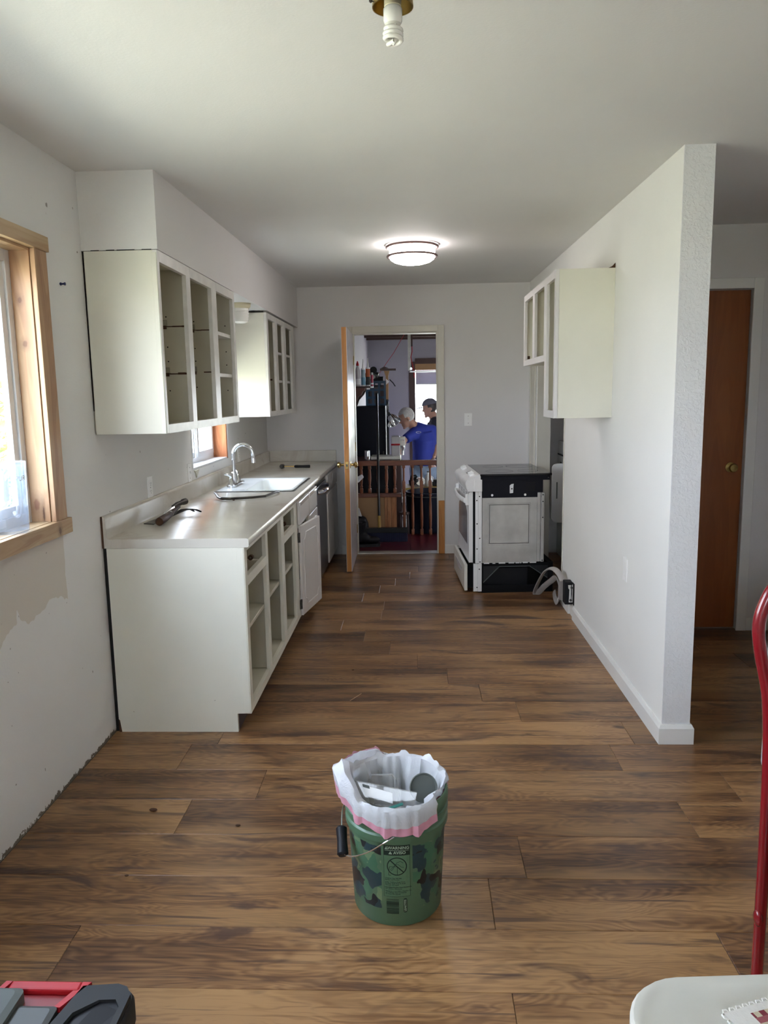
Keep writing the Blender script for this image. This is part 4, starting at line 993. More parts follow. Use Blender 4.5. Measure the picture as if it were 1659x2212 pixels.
part('label_header', wrapz(quad(-.0375, .0375, -.016, .016), .243, P0, .0006), INK, lb)
def txt(name, body, size, x, z, mat, bold=0, dr=.0009, align='CENTER'):
    bm = lettering(body, size, bold, align)
    for vt in bm.verts: vt.co.x += x
    return part(name, wrapz(bm, z, P0, dr), mat, lb)
txt('lettering', 'WARNING', .0125, .005, .2505, LTX, .0002); txt('lettering', 'AVISO', .0125, .008, .2355, LTX, .0002)
for x_, z_ in ((-.029, .2505), (-.018, .2355)):
    bm = B().add([(x_-.005, -.0042, 0), (x_+.005, -.0042, 0), (x_, .0048, 0)], [(0, 1, 2)]).b
    part('hazard_triangle', wrapz(bm, z_, P0, .0009), LTX, lb)
    bm = B().add([(x_-.0007, -.0028, 0), (x_+.0007, -.0028, 0), (x_+.0007, .0022, 0), (x_-.0007, .0022, 0)], [(0, 1, 2, 3)]).b
    part('hazard_mark', wrapz(bm, z_, P0, .0011), INK, lb)
part('header_rule', wrapz(quad(-.034, .034, -.0005, .0005), .2428, P0, .0008), LTX, lb)
# prohibition pictogram: ring, slash, a small figure leaning into a pail
def ringflat(r0, r1, n=36):
    b = B()
    for k in range(n):
        a, c_ = 2*math.pi*k/n, 2*math.pi*(k+1)/n
        b.add([(r0*math.cos(a), r0*math.sin(a), 0), (r1*math.cos(a), r1*math.sin(a), 0), (r1*math.cos(c_), r1*math.sin(c_), 0), (r0*math.cos(c_), r0*math.sin(c_), 0)], [(0, 1, 2, 3)])
    return b.b
part('prohibition_ring', wrapz(ringflat(.0255, .0285), .193, P0, .0008), INK, lb)
def stroke(P, wd):
    b = B()
    for (ax, ay), (bx_, by_) in zip(P, P[1:]):
        d_ = Vector((bx_-ax, by_-ay)).normalized(); n_ = Vector((-d_.y, d_.x))*wd/2
        b.add([(ax+n_.x, ay+n_.y, 0), (bx_+n_.x, by_+n_.y, 0), (bx_-n_.x, by_-n_.y, 0), (ax-n_.x, ay-n_.y, 0)], [(0, 1, 2, 3)])
    return b.b
part('prohibition_slash', wrapz(stroke([(-.019, .019), (0, 0), (.019, -.019)], .0032), .193, P0, .001), INK, lb)
part('pictogram_pail', wrapz(stroke([(-.021, -.001), (.001, -.001), (.001, -.028), (-.024, -.028), (-.021, -.001)], .0012), .193, P0, .0007), INK, lb)
part('pictogram_child', wrapz(stroke([(.018, .010), (.010, .016), (.000, .012), (-.006, .002), (-.012, -.010), (-.016, -.014), (-.018, -.010), (-.014, -.006), (-.004, .006), (.004, .006), (.012, -.002), (.020, -.004)], .001), .193, P0, .0007), INK, lb)
yy = .1555
for ln in ('Children Can Fall Into', 'Bucket and Drown.', '', 'Keep Children Away From', 'Buckets With Even A Small', 'Amount Of Liquid.', '', 'Los Niños Pueden Caer Dentro De', 'La Cubeta y Ahogarse.', '', 'Mantenga a Los Niños Alejados De', 'Las Cubetas Que Contengan', 'Un Poco De Líquido.'):
    if ln: txt('lettering', ln, .0052, -.034, yy, INK, .0001, align='LEFT')
    yy -= .0048 if ln else .0024
    if ln == '' and abs(yy-.1246) < .002: pass
part('label_rule', wrapz(quad(-.0375, .0375, -.0004, .0004), .1262, P0, .0007), INK, lb)
for a, c_ in ((-.0375, -.0367), (.0367, .0375)): part('label_border', wrapz(quad(a, c_, -.065, .065, 1), .162, P0, .0007), INK, lb)
part('label_border', wrapz(quad(-.0375, .0375, -.0004, .0004), .0975, P0, .0007), INK, lb)
z_ = .043; bars = B()
while z_ < .089:
    h_ = random.choice((.0008, .0014, .0022, .003))
    q_ = wrapz(quad(-.031, .004, -h_/2, h_/2, 4), z_, P0, .0006); bars.b.from_mesh((lambda me: (q_.b.to_mesh(me), me)[1])(bpy.data.meshes.new('q'))); q_.b.free(); z_ += h_ + random.choice((.0008, .0012, .002))
part('barcode', bars, INK, t, kind='stuff')
bm = B().loft([[(x_, y_, 0) for x_, y_, _ in rrect(.0105, .046, .005, 4, (.0225, 0))]], True, False, True).b
pl = part('maker_mark', wrapz(bm, .068, P0, .0006), INK, t)
bm = lettering('LEAKTITE', .0088, .0002)
for vt in bm.verts: vt.co = Vector((.0225 - vt.co.y, vt.co.x, 0))
part('lettering', wrapz(bm, .068, P0, .001), LTX, pl)
bail = smooth_pts([(-.070, 1.955, .292), (-.10, 1.955, .272), (-.140, 1.962, .243), (-.180, 1.975, .221), (-.204, 1.990, .213), (-.219, 2.010, .216), (-.226, 2.06, .255), (-.225, 2.13, .285), (-.190, 2.21, .305), (-.12, 2.262, .305), (-.07, 2.268, .296)])
part('bail_wire', B().tube(bail, .0019, 6), M['chrome'], t, smooth=True)
part('bail_grip', B().tube([(-.217, 1.998, .207), (-.218, 2.002, .210), (-.222, 2.03, .232), (-.226, 2.058, .254), (-.2265, 2.062, .257)], [.012, .0165, .0145, .0165, .012], 14), M['black'], t, smooth=True, label='black plastic grip on the wire handle')

# bag: cross-sections round the rim
KEY = {  # angle: (slouch r, slouch z, lip r, lip z, mid r, mid z, hem r, hem z)   angle 0 faces the camera, + to the right
 -180: (.120, .30, .147, .392, .157, .375, .158, .345), -150: (.118, .30, .147, .390, .150, .402, .151, .418), -120: (.118, .31, .148, .392, .152, .408, .152, .424),
 -98: (.120, .32, .146, .420, .165, .425, .162, .400), -78: (.122, .33, .158, .458, .185, .435, .172, .360), -60: (.120, .33, .156, .425, .172, .395, .160, .345),
 -35: (.108, .325, .150, .375, .160, .352, .158, .322), -12: (.098, .335, .150, .369, .158, .340, .157, .302), 8: (.095, .335, .150, .368, .158, .338, .157, .297),
 30: (.100, .34, .150, .370, .158, .348, .158, .306), 44: (.108, .35, .148, .376, .156, .360, .158, .316), 54: (.112, .35, .134, .385, .137, .375, .134, .352),
 85: (.118, .33, .138, .372, .136, .360, .134, .345), 108: (.122, .31, .152, .385, .158, .374, .157, .352), 140: (.122, .30, .150, .394, .158, .378, .158, .345), 180: (.120, .30, .147, .392, .157, .375, .158, .345)}
ks = sorted(KEY)
def key(a):
    for k0, k1 in zip(ks, ks[1:]):
        if k0 <= a <= k1:
            u = (a-k0)/(k1-k0); u = u*u*(3-2*u)
            return [x*(1-u)+y*u for x, y in zip(KEY[k0], KEY[k1])]
NA = 144
rowsA = []
for i in range(NA):
    a = -180 + 360*i/NA; k = key(a)
    fold = .0045*math.sin(R(a*9)+1.3*math.sin(R(a*2))) + .003*math.sin(R(a*23)+2) + random.uniform(-.0014, .0014)
    lr, lz = k[2]+fold*.5, max(k[3]+fold*1.2, .3745)
    out = k[6] > .145
    pts = [(.035, .06), (.090, .075), (min(.108+fold*1.6, .126), .16), (min(k[0]+fold*2.4, .134), k[1]), (min(.5*k[0]+.5*k[2]+fold*1.6, .137), .5*k[1]+.5*k[3]), (min(k[2]-.008, .1385), max(k[3]-.008, .362)), (lr, lz),
           ((max(k[2]+.006, .1565)+abs(fold)*.3, max(k[3]-.008, .366)) if out else (.5*k[2]+.5*k[4], .5*k[3]+.5*k[5])), ((max(k[4], .1575) if out else k[4])+abs(fold)*.8, k[5]), (k[4]*.5+k[6]*.5+abs(fold)*1.0+(.001 if out else 0), k[5]*.5+k[7]*.5), (k[6]+abs(fold)*1.3+.0015, k[7]+fold*.9-.004)]
    rowsA.append([(BX+r_*math.sin(R(a)), BY-r_*math.cos(R(a)), z_) for r_, z_ in pts])
m, N, p = new_mat('white_bag_film')
d_ = N.n('ShaderNodeBsdfTranslucent', Color=(.74, .76, .82, 1)); n1 = N.noise(N.coord(), 30.0, 3.0)
N.set(p, 'Base Color', N.mix(n1, (.72, .73, .76), (.80, .80, .83))); p.inputs['Roughness'].default_value = .28
N.set(p, 'Normal', N.n('ShaderNodeBump', Strength=.55, Distance=.006, Height=N.noise(N.coord(), 34.0, 4.0, .6, 1.5)))
mx = N.n('ShaderNodeMixShader', i0=.35, i1=p.outputs[0], i2=d_.outputs[0]); N.L.new(mx.outputs[0], N.t.nodes['Material Output'].inputs['Surface']); M['bag'] = m
M['pink'] = pm('pink_hem_film', (.62, .30, .38), .32, var=.12, vscale=25)
t = thing('trash_bag', 'white trash bag with pink drawstring hem lining the camouflage bucket', 'bag', (BX, BY, .37))
part('bag_film', B().loft([[r[j] for r in rowsA] for j in range(10)], True), M['bag'], t, smooth=True)
part('drawstring_hem', B().loft([[r[j] for r in rowsA] for j in (9, 10)], True), M['pink'], t, smooth=True, label='pink drawstring hem')
def sheet(P, th):
    P = [Vector(q) for q in P]; n_ = (P[1]-P[0]).cross(P[2]-P[0]).normalized()*th
    return B().loft([P, [q+n_ for q in P]], True, True, True)
t = thing('plastic_tray', 'clear plastic tray with white sticker leaning across the bag opening', 'tray', (-.10, 2.06, .35))
A0, A1, A2, A3 = Vector((-.190, 2.056, .405)), Vector((-.006, 2.044, .374)), Vector((-.018, 2.024, .326)), Vector((-.166, 2.034, .350))
part('tray_wall', sheet([A0, A1, A2, A3], .0015), M['clear_tray'], t)
part('tray_lip', B().tube([A0, A1], .0022, 6), M['clear_tray'], t); part('tray_edge', B().tube([A3, A2], .002, 6), M['clear_tray'], t)
def onq(u, v_): return A0*(1-u)*(1-v_)+A1*u*(1-v_)+A2*u*v_+A3*(1-u)*v_ + Vector((0, -.0026, .0016))
part('sticker', sheet([onq(.13, .12), onq(.62, .25), onq(.62, .78), onq(.13, .62)], .0006), M['white_paper'], t)
part('sticker_logo', sheet([onq(.14, .10)+Vector((0, -.0008, .0006)), onq(.25, .13)+Vector((0, -.0008, .0006)), onq(.25, .27)+Vector((0, -.0008, .0006)), onq(.14, .24)+Vector((0, -.0008, .0006))], .0004), M['mid_grey'], t)
part('tray_floor', sheet([A3, A2, (-.03, 2.045, .30), (-.150, 2.055, .318)], .0012), M['clear_tray'], t)
t = thing('clear_clamshell', 'crumpled clear plastic clamshell standing behind the tray in the bucket', 'packaging', (-.10, 2.12, .33))
part('shell', B().loft([[(-.145, 2.10, .29), (-.06, 2.10, .29), (-.06, 2.13, .29), (-.145, 2.13, .29)], [(-.150, 2.105, .375), (-.066, 2.110, .375), (-.066, 2.125, .375), (-.15, 2.12, .375)], [(-.140, 2.108, .392), (-.078, 2.112, .392), (-.078, 2.120, .392), (-.14, 2.118, .392)]], True, False, True), M['clear_tray'], t)
part('fold_edge', B().tube([(-.150, 2.105, .376), (-.139, 2.107, .393), (-.079, 2.111, .393), (-.066, 2.110, .376), (-.056, 2.10, .33)], .0015, 6), M['clear_tray'], t)
t = thing('grey_lid', 'round dark grey plastic lid standing at the right inside the trash bag', 'lid', (.015, 2.13, .34))
Mx = Matrix.Rotation(R(62), 4, 'X') @ Matrix.Rotation(R(12), 4, 'Y')
part('disc', B().lathe([(.001, 0), (.036, 0), (.041, .003), (.042, .009), (.040, .010), (.036, .006), (.001, .005)], 28, (.012, 2.125, .345), Mx), M['mid_grey'], t, smooth=True)
part('rim_bead', B().lathe([(.0405, .008), (.0425, .008), (.0425, .011), (.0405, .011)], 28, (.012, 2.125, .345), Mx, False, False), M['clear_tray'], t)
single('paper_wad', hollow(B().ball((-.07, 2.068, .285), .042, (1.2, .75, .75)).ball((-.03, 2.075, .285), .03, (1.1, .9, .8)).ball((-.11, 2.075, .285), .03, (1, .8, .8)), .008, 3), M['bag'], 'crumpled white plastic wad at the front inside the trash bag', 'packaging', (-.07, 2.07, .27), smooth=True)
single('green_sliver', B().bar((-.085, 1.995, .353), (-.045, 2.005, .362), .012, .002), pm('teal_plastic', (.01, .12, .10), .4), 'small dark teal plastic sliver under the tray in the bucket', 'packaging', (-.06, 2.0, .355))

# ================================================================== FOREGROUND
# ---- tool box, bottom left
t = thing('tool_box', 'dark grey tool box with red handle in the bottom left foreground', 'tool box', (-.83, 1.18, 0))
DG = M['dark_grey']
part('body', B().box(-1.09, -.575, 1.02, 1.335, 0, .29, .012), DG, t)
lid = []
out = rrect(.555, .345, .035, 6, (-.8375, 1.175))
part('lid', B().loft([[(x_, y_, .29) for x_, y_, _ in out], [(x_, y_, .332) for x_, y_, _ in out], [(x_*.985-.0126, y_*.985+.0176, .340) for x_, y_, _ in out]], True, True, True), DG, t, smooth=True)
# raised lid frame on the right with a sunk black corner
b = B().prism([(-.668, 1.335), (-.600, 1.342), (-.580, 1.335), (-.566, 1.315), (-.566, 1.10), (-.578, 1.10), (-.578, 1.285), (-.590, 1.302), (-.622, 1.300), (-.660, 1.268), (-.700, 1.10), (-.725, 1.10)], 'z', .338, .352)
part('lid_rim', b, DG, t)
part('sunk_panel', B().add([(-.578, 1.10, .3395), (-.578, 1.285, .342), (-.590, 1.302, .346), (-.622, 1.300, .346), (-.660, 1.268, .344), (-.700, 1.10, .3405)], [(0, 1, 2, 3, 4, 5)]), M['black'], t, label='black sunk lid panel')
rh = part('handle', B().box(-.815, -.672, 1.322, 1.345, .336, .354, .004).prism([(-.672, 1.345), (-.655, 1.345), (-.690, 1.28), (-.703, 1.28)], 'z', .338, .352).prism([(-.815, 1.345), (-.828, 1.345), (-.85, 1.28), (-.84, 1.28)], 'z', .338, .352), M['red_plastic'], t, label='red carrying handle')
part('handle_well', B().box(-.80, -.69, 1.288, 1.320, .3385, .342), pm('deep_red', (.22, .008, .01), .5), t)
part('latch', B().loft([rrect(.27, .24, .012, 4, (-.905, 1.190), .340), rrect(.27, .24, .012, 4, (-.905, 1.190), .366), rrect(.25, .225, .012, 4, (-.908, 1.190), .370)], True, True, True), M['mid_grey'], t, label='pale grey latch')
part('center_panel', B().loft([rrect(.085, .20, .008, 4, (-.735, 1.180), .340), rrect(.085, .20, .008, 4, (-.735, 1.180), .354), rrect(.070, .185, .008, 4, (-.738, 1.180), .357)], True, True, True), pm('grey_panel', (.055, .060, .058), .5), t)
# ---- folding table, bottom right
t = thing('folding_table', 'white plastic folding table with rounded corner in the bottom right foreground', 'table', (.8, .55, 0), R(3.5))
Lo = []
for dz, ins in ((-.038, .006), (-.030, 0), (-.006, 0), (-.001, .004), (0, .010), (-.002, .018), (-.004, .026)):
    Lo.append([(x_-.0, y_, .735+dz) for x_, y_, _ in rrect(1.06-2*ins, .76-2*ins, .085-ins, 9, (.005, .022))])
m_t = pm('white_table_plastic', (.70, .70, .66), .42, var=.04, vscale=7, bump=(220, .08, .001), speck=(9.0, .70, (.56, .54, .46)))
part('tabletop', B().loft(Lo, True, True, True), m_t, t, True, True)
for sx_ in (-1, 1):
    for sy_ in (-1, 1): part('leg', B().cyl((sx_*.40, sy_*.25, 0), (sx_*.40, sy_*.25, .70), .014), M['mid_grey'], t, True)
m, N, p = new_mat('plaid_cloth'); v = N.coord(); s = N.n('ShaderNodeSeparateXYZ', Vector=v)
def stripe(o, f, th): return N.math('GREATER_THAN', N.math('FRACT', N.math('MULTIPLY', s.outputs[o], f)), th)
inner = N.math('MULTIPLY', N.math('GREATER_THAN', s.outputs['X'], .030), N.math('LESS_THAN', s.outputs['Y'], -.011))
plaid = N.mix(stripe('Y', 52.0, .55), (.62, .55, .42), (.34, .10, .12))
plaid = N.mix(N.math('MULTIPLY', stripe('X', 60.0, .5), stripe('Y', 26.0, .5)), plaid, (.20, .03, .05))
wv = N.noise(v, 260.0, 2.0)
c = N.mix(inner, (.78, .77, .75), plaid)
N.set(p, 'Base Color', c); p.inputs['Roughness'].default_value = .9
N.set(p, 'Normal', N.n('ShaderNodeBump', Strength=.5, Distance=.002, Height=N.noise(v, 150.0, 2.0)))
t = thing('cloth_mat', 'red plaid cloth with white crocheted border lying on the folding table', 'cloth', (.374, .861, .7305), R(19))
b = B(); n_ = 24
G = [[(x_*.40/n_, -y_*.30/n_, .0045+.0012*math.sin(x_*.9)*math.sin(y_*.8)) for x_ in range(n_+1)] for y_ in range(n_+1)]
b.loft(G, False)
b.loft([[(x_, y_, z_-.0035) for x_, y_, z_ in r] for r in G], False)
ed = G[0] + [r[-1] for r in G[1:]] + list(reversed(G[-1]))[1:] + [r[0] for r in reversed(G)][1:-1]
b.loft([ed, [(x_, y_, z_-.0035) for x_, y_, z_ in ed]], True)
part('weave', b, m, t, True)
b = B()
for k in range(40): b.tube([(.01*k, 0, .003), (.01*k+.002, .004, .004), (.01*k+.006, .004, .004), (.01*k+.008, 0, .003)], .0014, 5)
for k in range(30): b.tube([(0, -.01*k, .003), (-.004, -.01*k-.002, .004), (-.004, -.01*k-.006, .004), (0, -.01*k-.008, .003)], .0014, 5)
part('crochet_edge', b, pm('crochet_cotton', (.80, .79, .76), .9), t, True, kind='stuff')
# ---- red chair at the right edge
t = thing('tubular_chair', 'dark red tubular metal chair at the right edge of the picture', 'chair', (.98, 1.55, 0))
half = [(.793, 1.66, .012), (.790, 1.655, .25), (.787, 1.65, .50), (.783, 1.65, .70), (.774, 1.65, .82), (.753, 1.65, .92), (.745, 1.65, .985), (.757, 1.65, 1.040), (.782, 1.65, 1.082), (.83, 1.65, 1.10), (.90, 1.65, 1.106)]
loop = smooth_pts(half + [(2*.985-x_, y_, z_) for x_, y_, z_ in reversed(half)], 6)
part('back_frame', B().tube(loop, .0135, 14), M['red_metal'], t, smooth=True)
for s_ in (0, 1):
    X_ = lambda x_: x_ if s_ == 0 else 2*.985-x_
    part('leg', B().tube(smooth_pts([(X_(.80), 1.645, .60), (X_(.80), 1.50, .40), (X_(.80), 1.36, .012)], 5), .0125, 12), M['red_metal'], t, smooth=True)
    part('rivet', B().ball((X_(.781), 1.648, .285), .016, (.6, 1, 1.3), 10), M['red_metal'], t, smooth=True)
    for y_ in (1.66, 1.36): part('foot_cap', B().cyl((X_(.793) if y_ > 1.5 else X_(.80), y_, 0), (X_(.793) if y_ > 1.5 else X_(.80), y_, .03), .0155), M['black'], t)
part('seat', B().loft([rrect(.36, .33, .06, 6, (.985, 1.49), .60), rrect(.38, .35, .06, 6, (.985, 1.49), .61), rrect(.38, .35, .06, 6, (.985, 1.49), .63), rrect(.35, .32, .06, 6, (.985, 1.49), .645)], True, True, True), M['red_metal'], t, smooth=True)
part('stretcher', B().cyl((.80, 1.43, .25), (1.17, 1.43, .25), .008), M['red_metal'], t)
part('seat_rail', B().cyl((.792, 1.664, .595), (1.178, 1.664, .595), .010), M['red_metal'], t)
# ---- white bin behind the chair
t = thing('floor_bin', 'white rounded bin on the floor at the right edge behind the red chair', 'bin', (1.55, 2.6, 0))
part('body', B().loft([[(1.362, y_, z_) for y_, z_, _ in rrect(.60, .62, .035, 6, (2.63, .312))], [(1.75, y_, z_) for y_, z_, _ in rrect(.60, .62, .035, 6, (2.63, .312))]], True, True, True), EN, t, smooth=True)
part('side_seam', B().box(1.365, 1.372, 2.928, 2.934, .03, .60), M['black'], t)
part('foot_notch', B().box(1.3605, 1.364, 2.85, 2.885, .052, .058), M['black'], t)
# ---- pitcher on the window sill
t = thing('water_pitcher', 'clear plastic water pitcher standing on the pine window sill', 'pitcher', (-1.405, 2.575, 1.045))
px_, py_ = -1.405, 2.575
part('jug', B().lathe([(.001, 1.0455), (.055, 1.0455), (.060, 1.052), (.063, 1.15), (.065, 1.28), (.066, 1.290), (.0635, 1.290), (.0605, 1.15), (.057, 1.056), (.001, 1.052)], 32, (px_, py_, 0)), M['clear'], t, smooth=True)
part('handle', B().tube(smooth_pts([(px_+.045, py_-.045, 1.275), (px_+.068, py_-.068, 1.270), (px_+.080, py_-.080, 1.22), (px_+.078, py_-.078, 1.15), (px_+.062, py_-.062, 1.115), (px_+.043, py_-.043, 1.12)], 5), .009, 10), M['clear'], t, smooth=True)
part('filter_insert', B().lathe([(.001, 1.16), (.050, 1.16), (.056, 1.275), (.053, 1.275), (.047, 1.165), (.001, 1.165)], 24, (px_, py_, 0)), M['clear'], t, smooth=True)
bm = lettering('PUR', .024, .0003)
for vt in bm.verts:
    a = R(-20) + vt.co.x/.0655
    vt.co = Vector((px_+.0657*math.cos(a), py_+.0657*math.sin(a), 1.235+vt.co.y))
part('lettering', bm, M['white_paper'], t)
# ---- crumbs on the floor
for (x_, y_, lb_, s_) in ((-.975, 2.585, 'brown bark chip on the floor left of the bucket, nearest the left wall', .013), (-.64, 2.49, 'small black chip on the floor between the left wall and the bucket', .008), (-.355, 4.03, 'tiny dark chip on the shiny floor patch beside the base cabinet', .006), (-.93, 2.20, 'dark speck on the floor near the left wall, closest to the tool box', .006)):
    single('debris_chip', B().ball((x_, y_, s_*.35), s_, (1.2, .7, .35), 8), M['scar'], lb_, 'debris', (x_, y_, 0))
single('straw_bit', B().tube([(-.335, 3.60, .003), (-.30, 3.66, .004), (-.285, 3.69, .004)], .002, 6), M['pine'], 'thin pale straw bit on the floor in front of the base cabinet', 'debris', (-.31, 3.65, 0))

# ================================================================== GARAGE BEYOND THE DOORWAY
RY = 8.125
t = thing('stair_railing', 'reddish oak railing with turned balusters at the edge of the red landing', 'railing', (-.2, RY, 0))
part('handrail', B().box(-.715, .70, RY-.03, RY+.03, .744, .798, .006), M['oak'], t)
def turned(x, z0, z1, long_=True):
    b = B()
    if long_:
        for za, zb in ((z0, z0+.06), (.450, .575), (z1-.03, z1)): b.box(x-.017, x+.017, RY-.017, RY+.017, za, zb, .004)
        b.lathe([(.016, z0+.06), (.010, z0+.075), (.014, z0+.09), (.0165, z0+.20), (.0145, z0+.32), (.010, .405), (.015, .415), (.015, .425), (.010, .435), (.016, .45)], 12, (x, RY, 0))
        b.lathe([(.016, .575), (.010, .590), (.0115, .62), (.010, .70), (.012, z1-.03)], 12, (x, RY, 0))
    else:
        b.box(x-.017, x+.017, RY-.017, RY+.017, z0, z0+.05, .004).box(x-.017, x+.017, RY-.017, RY+.017, z1-.04, z1, .004)
        b.lathe([(.016, z0+.05), (.010, z0+.062), (.015, z0+.072), (.010, z0+.085), (.013, z0+.11), (.018, z0+.16), (.016, z0+.22), (.013, z1-.04)], 12, (x, RY, 0))
    return b
for x_ in (.248, .154, .062, -.033, -.124): part('baluster', turned(x_, -.005, .745), M['oak_z'], t, smooth=True)
for x_ in (-.576, -.488, -.398, -.308, -.220): part('baluster', turned(x_, .450, .745, False), M['oak_z'], t, smooth=True)
part('low_rail', B().box(-.715, -.155, RY-.03, RY+.03, .408, .450, .004), M['oak'], t)
part('plywood_panel', B().box(-.715, -.335, RY-.015, RY+.005, -.005, .408), M['ply'], t, label='tan plywood infill')
for a, c_ in ((-.333, -.304), (-.302, -.264), (-.262, -.205)): part('board', B().box(a, c_, RY-.022, RY+.005, -.005, .408, .002), M['board'], t)
t = thing('push_broom', 'wide push broom with black handle leaning on the oak railing', 'broom', (-.30, 7.79, 0))
part('broom_block', B().box(-.53, -.085, 7.745, 7.81, .085, .135, .006), M['dark_grey'], t)
b = B()
for k in range(44):
    x_ = -.527 + .0100*k; b.box(x_, x_+.0085, 7.735, 7.82, -.004, .086)
part('bristles', b, pm('navy_bristles', (.012, .016, .05), .8), t, kind='stuff')
hd = Vector((-.405, 8.30, 1.50)) - Vector((-.376, 7.785, .135))
P_ = lambda u: tuple(Vector((-.376, 7.785, .135)) + hd*u)
part('handle_socket', B().cyl(P_(0), P_(.085), .016, .0145), pm('yellow_socket', (.42, .25, .05), .5), t, smooth=True)
part('handle', B().cyl(P_(.085), P_(1), .0135), M['black_gloss'], t, smooth=True)
part('handle_tip', B().ball(P_(1), .0135, seg=10), M['black'], t)
def boot(name, label, x, y, rz):
    t = thing(name, label, 'boot', (x, y, -.006), rz)
    part('sole', B().loft([[(x_, y_, .001) for x_, y_, _ in rrect(.26, .10, .045, 5)], [(x_, y_, .03) for x_, y_, _ in rrect(.26, .10, .045, 5)]], True, True, True), M['dark_grey'], t, True)
    part('upper', hollow(B().ball((.05, 0, .06), .055, (1.45, .85, .75)).tube([(-.07, 0, .05), (-.075, 0, .14), (-.07, 0, .24)], [.055, .052, .058], 12).ball((-.03, 0, .085), .055), .010, 4), M['black'], t, True, True)
    part('cuff', B().lathe([(.060, .235), (.062, .245), (.056, .25), (.052, .235)], 16, (-.07, 0, 0), None, False, False), M['dark_grey'], t, True, True)
boot('rubber_boot', 'black boot lying nearest the doorway sill, beside the open door', -.485, 7.52, R(8)); boot('rubber_boot', 'black boot standing behind the first boot, by the plywood panel', -.56, 7.68, R(-30))
t = thing('duffel_bag', 'dark bag with white corner panel standing behind the open door edge', 'bag', (-.58, 7.95, 0))
part('bag_body', hollow(B().ball((-.60, 7.95, .10), .10, (1.1, .8, .98)).ball((-.58, 7.95, .17), .075, (1, .8, .95)).ball((-.535, 7.94, .15), .04), .012, 4), M['black'], t, smooth=True)
part('white_panel', B().prism([(-.635, .245), (-.565, .235), (-.590, .315), (-.610, .335), (-.635, .34)], 'y', 7.90, 7.935), M['white_paper'], t)
t = thing('hanging_rag', 'white rag stuffed over the low rail behind the open door', 'rag', (-.58, 8.07, .6))
part('cloth', hollow(B().tube([(-.66, 8.075, .605), (-.60, 8.07, .610), (-.555, 8.065, .645)], [.022, .030, .022], 10).ball((-.62, 8.07, .60), .034), .008, 3), M['white_paper'], t, smooth=True)
# workbench with drill press, can and clamp lamp
t = thing('workbench', 'dark cluttered workbench behind the oak railing', 'workbench', (-.42, 8.8, GF))
part('bench_top', B().box(-.715, -.165, 8.50, 9.12, .730, .765, .004), M['dark_wood'], t)
part('lower_shelf', B().box(-.70, -.18, 8.52, 9.10, .08, .11), M['dark_wood'], t)
part('bench_back', B().box(-.715, -.165, 9.10, 9.12, GF, .73), M['black'], t)
for x_ in (-.69, -.19):
    for y_ in (8.53, 9.08): part('leg', B().box(x_-.03, x_+.03, y_-.03, y_+.03, GF, .73), M['dark_wood'], t)
t = thing('drill_press', 'grey bench drill press with beige control box on the dark workbench', 'drill press', (-.22, 8.78, .765))
part('foot_plate', B().box(-.50, -.165, 8.62, 8.90, .766, .800, .006), M['enamel_warm'], t, label='long pale machine base plate')
part('column_case', B().loft([[(x_, y_, .80) for x_, y_, _ in rrect(.096, .12, .01, 4, (-.222, 8.78))], [(x_, y_, 1.01) for x_, y_, _ in rrect(.096, .12, .01, 4, (-.222, 8.78))], [(x_, y_, 1.022) for x_, y_, _ in rrect(.076, .10, .01, 4, (-.222, 8.78))]], True, True, True), pm('machine_grey', (.42, .40, .40), .35), t)
part('trim_band', B().box(-.272, -.172, 8.716, 8.72, .915, .935), M['red_plastic'], t); part('control_box', B().box(-.172, -.112, 8.74, 8.82, .91, 1.01, .004), M['enamel_warm'], t)
for x_ in (-.155, -.13): part('dial', B().cyl((x_, 8.732, .975), (x_, 8.74, .975), .009, seg=10), M['chrome'], t)
part('chuck', B().lathe([(.03, .91), (.028, .88), (.015, .86), (.018, .83), (.012, .80)], 14, (-.142, 8.78, 0)), M['chrome'], t, smooth=True)
single('tin_can', B().lathe([(.034, .766), (.034, .86), (.032, .872), (.029, .872), (.029, .80)], 20, (-.535, 8.60, 0)), M['chrome'], 'shiny metal can at the left end of the workbench', 'can', (-.535, 8.60, .766), smooth=True)
t = thing('clamp_lamp', 'shiny metal clamp lamp reflector hanging beside the tall black cabinet', 'lamp', (-.27, 8.85, 1.2))
Mx = Vector((-.45, .50, .74)).to_track_quat('Z', 'Y').to_matrix().to_4x4()
part('reflector', B().lathe([(.026, .06), (.036, .054), (.064, .014), (.082, -.045), (.085, -.048), (.080, -.045), (.061, .012), (.024, .054)], 28, (-.258, 8.85, 1.205), Mx, False, False), M['chrome'], t, smooth=True)
part('lamp_neck', B().cyl(Vector((-.258, 8.85, 1.205))+Mx@Vector((0, 0, .045)), Vector((-.258, 8.85, 1.205))+Mx@Vector((0, 0, .10)), .02, .016), M['steel'], t, smooth=True)
part('arm', B().tube([(-.31, 8.86, 1.24), (-.325, 8.88, 1.30), (-.30, 8.9, 1.40), (-.318, 8.98, 1.42), (-.320, 9.085, 1.40)], .006, 8), M['chrome'], t, smooth=True)
t = thing('tall_cabinet', 'tall black metal cabinet behind the workbench', 'cabinet', (-.5, 9.4, GF))
part('cabinet_body', B().box(-.70, -.345, 9.17, 9.6, GF, 1.355, .004), M['black'], t)
part('cabinet_door', B().box(-.695, -.350, 9.155, 9.169, .10, 1.345, .003), pm('navy_black_steel', (.005, .006, .012), .45, spec=.15), t); part('handle', B().box(-.385, -.372, 9.14, 9.155, .72, .82, .003), M['steel'], t)
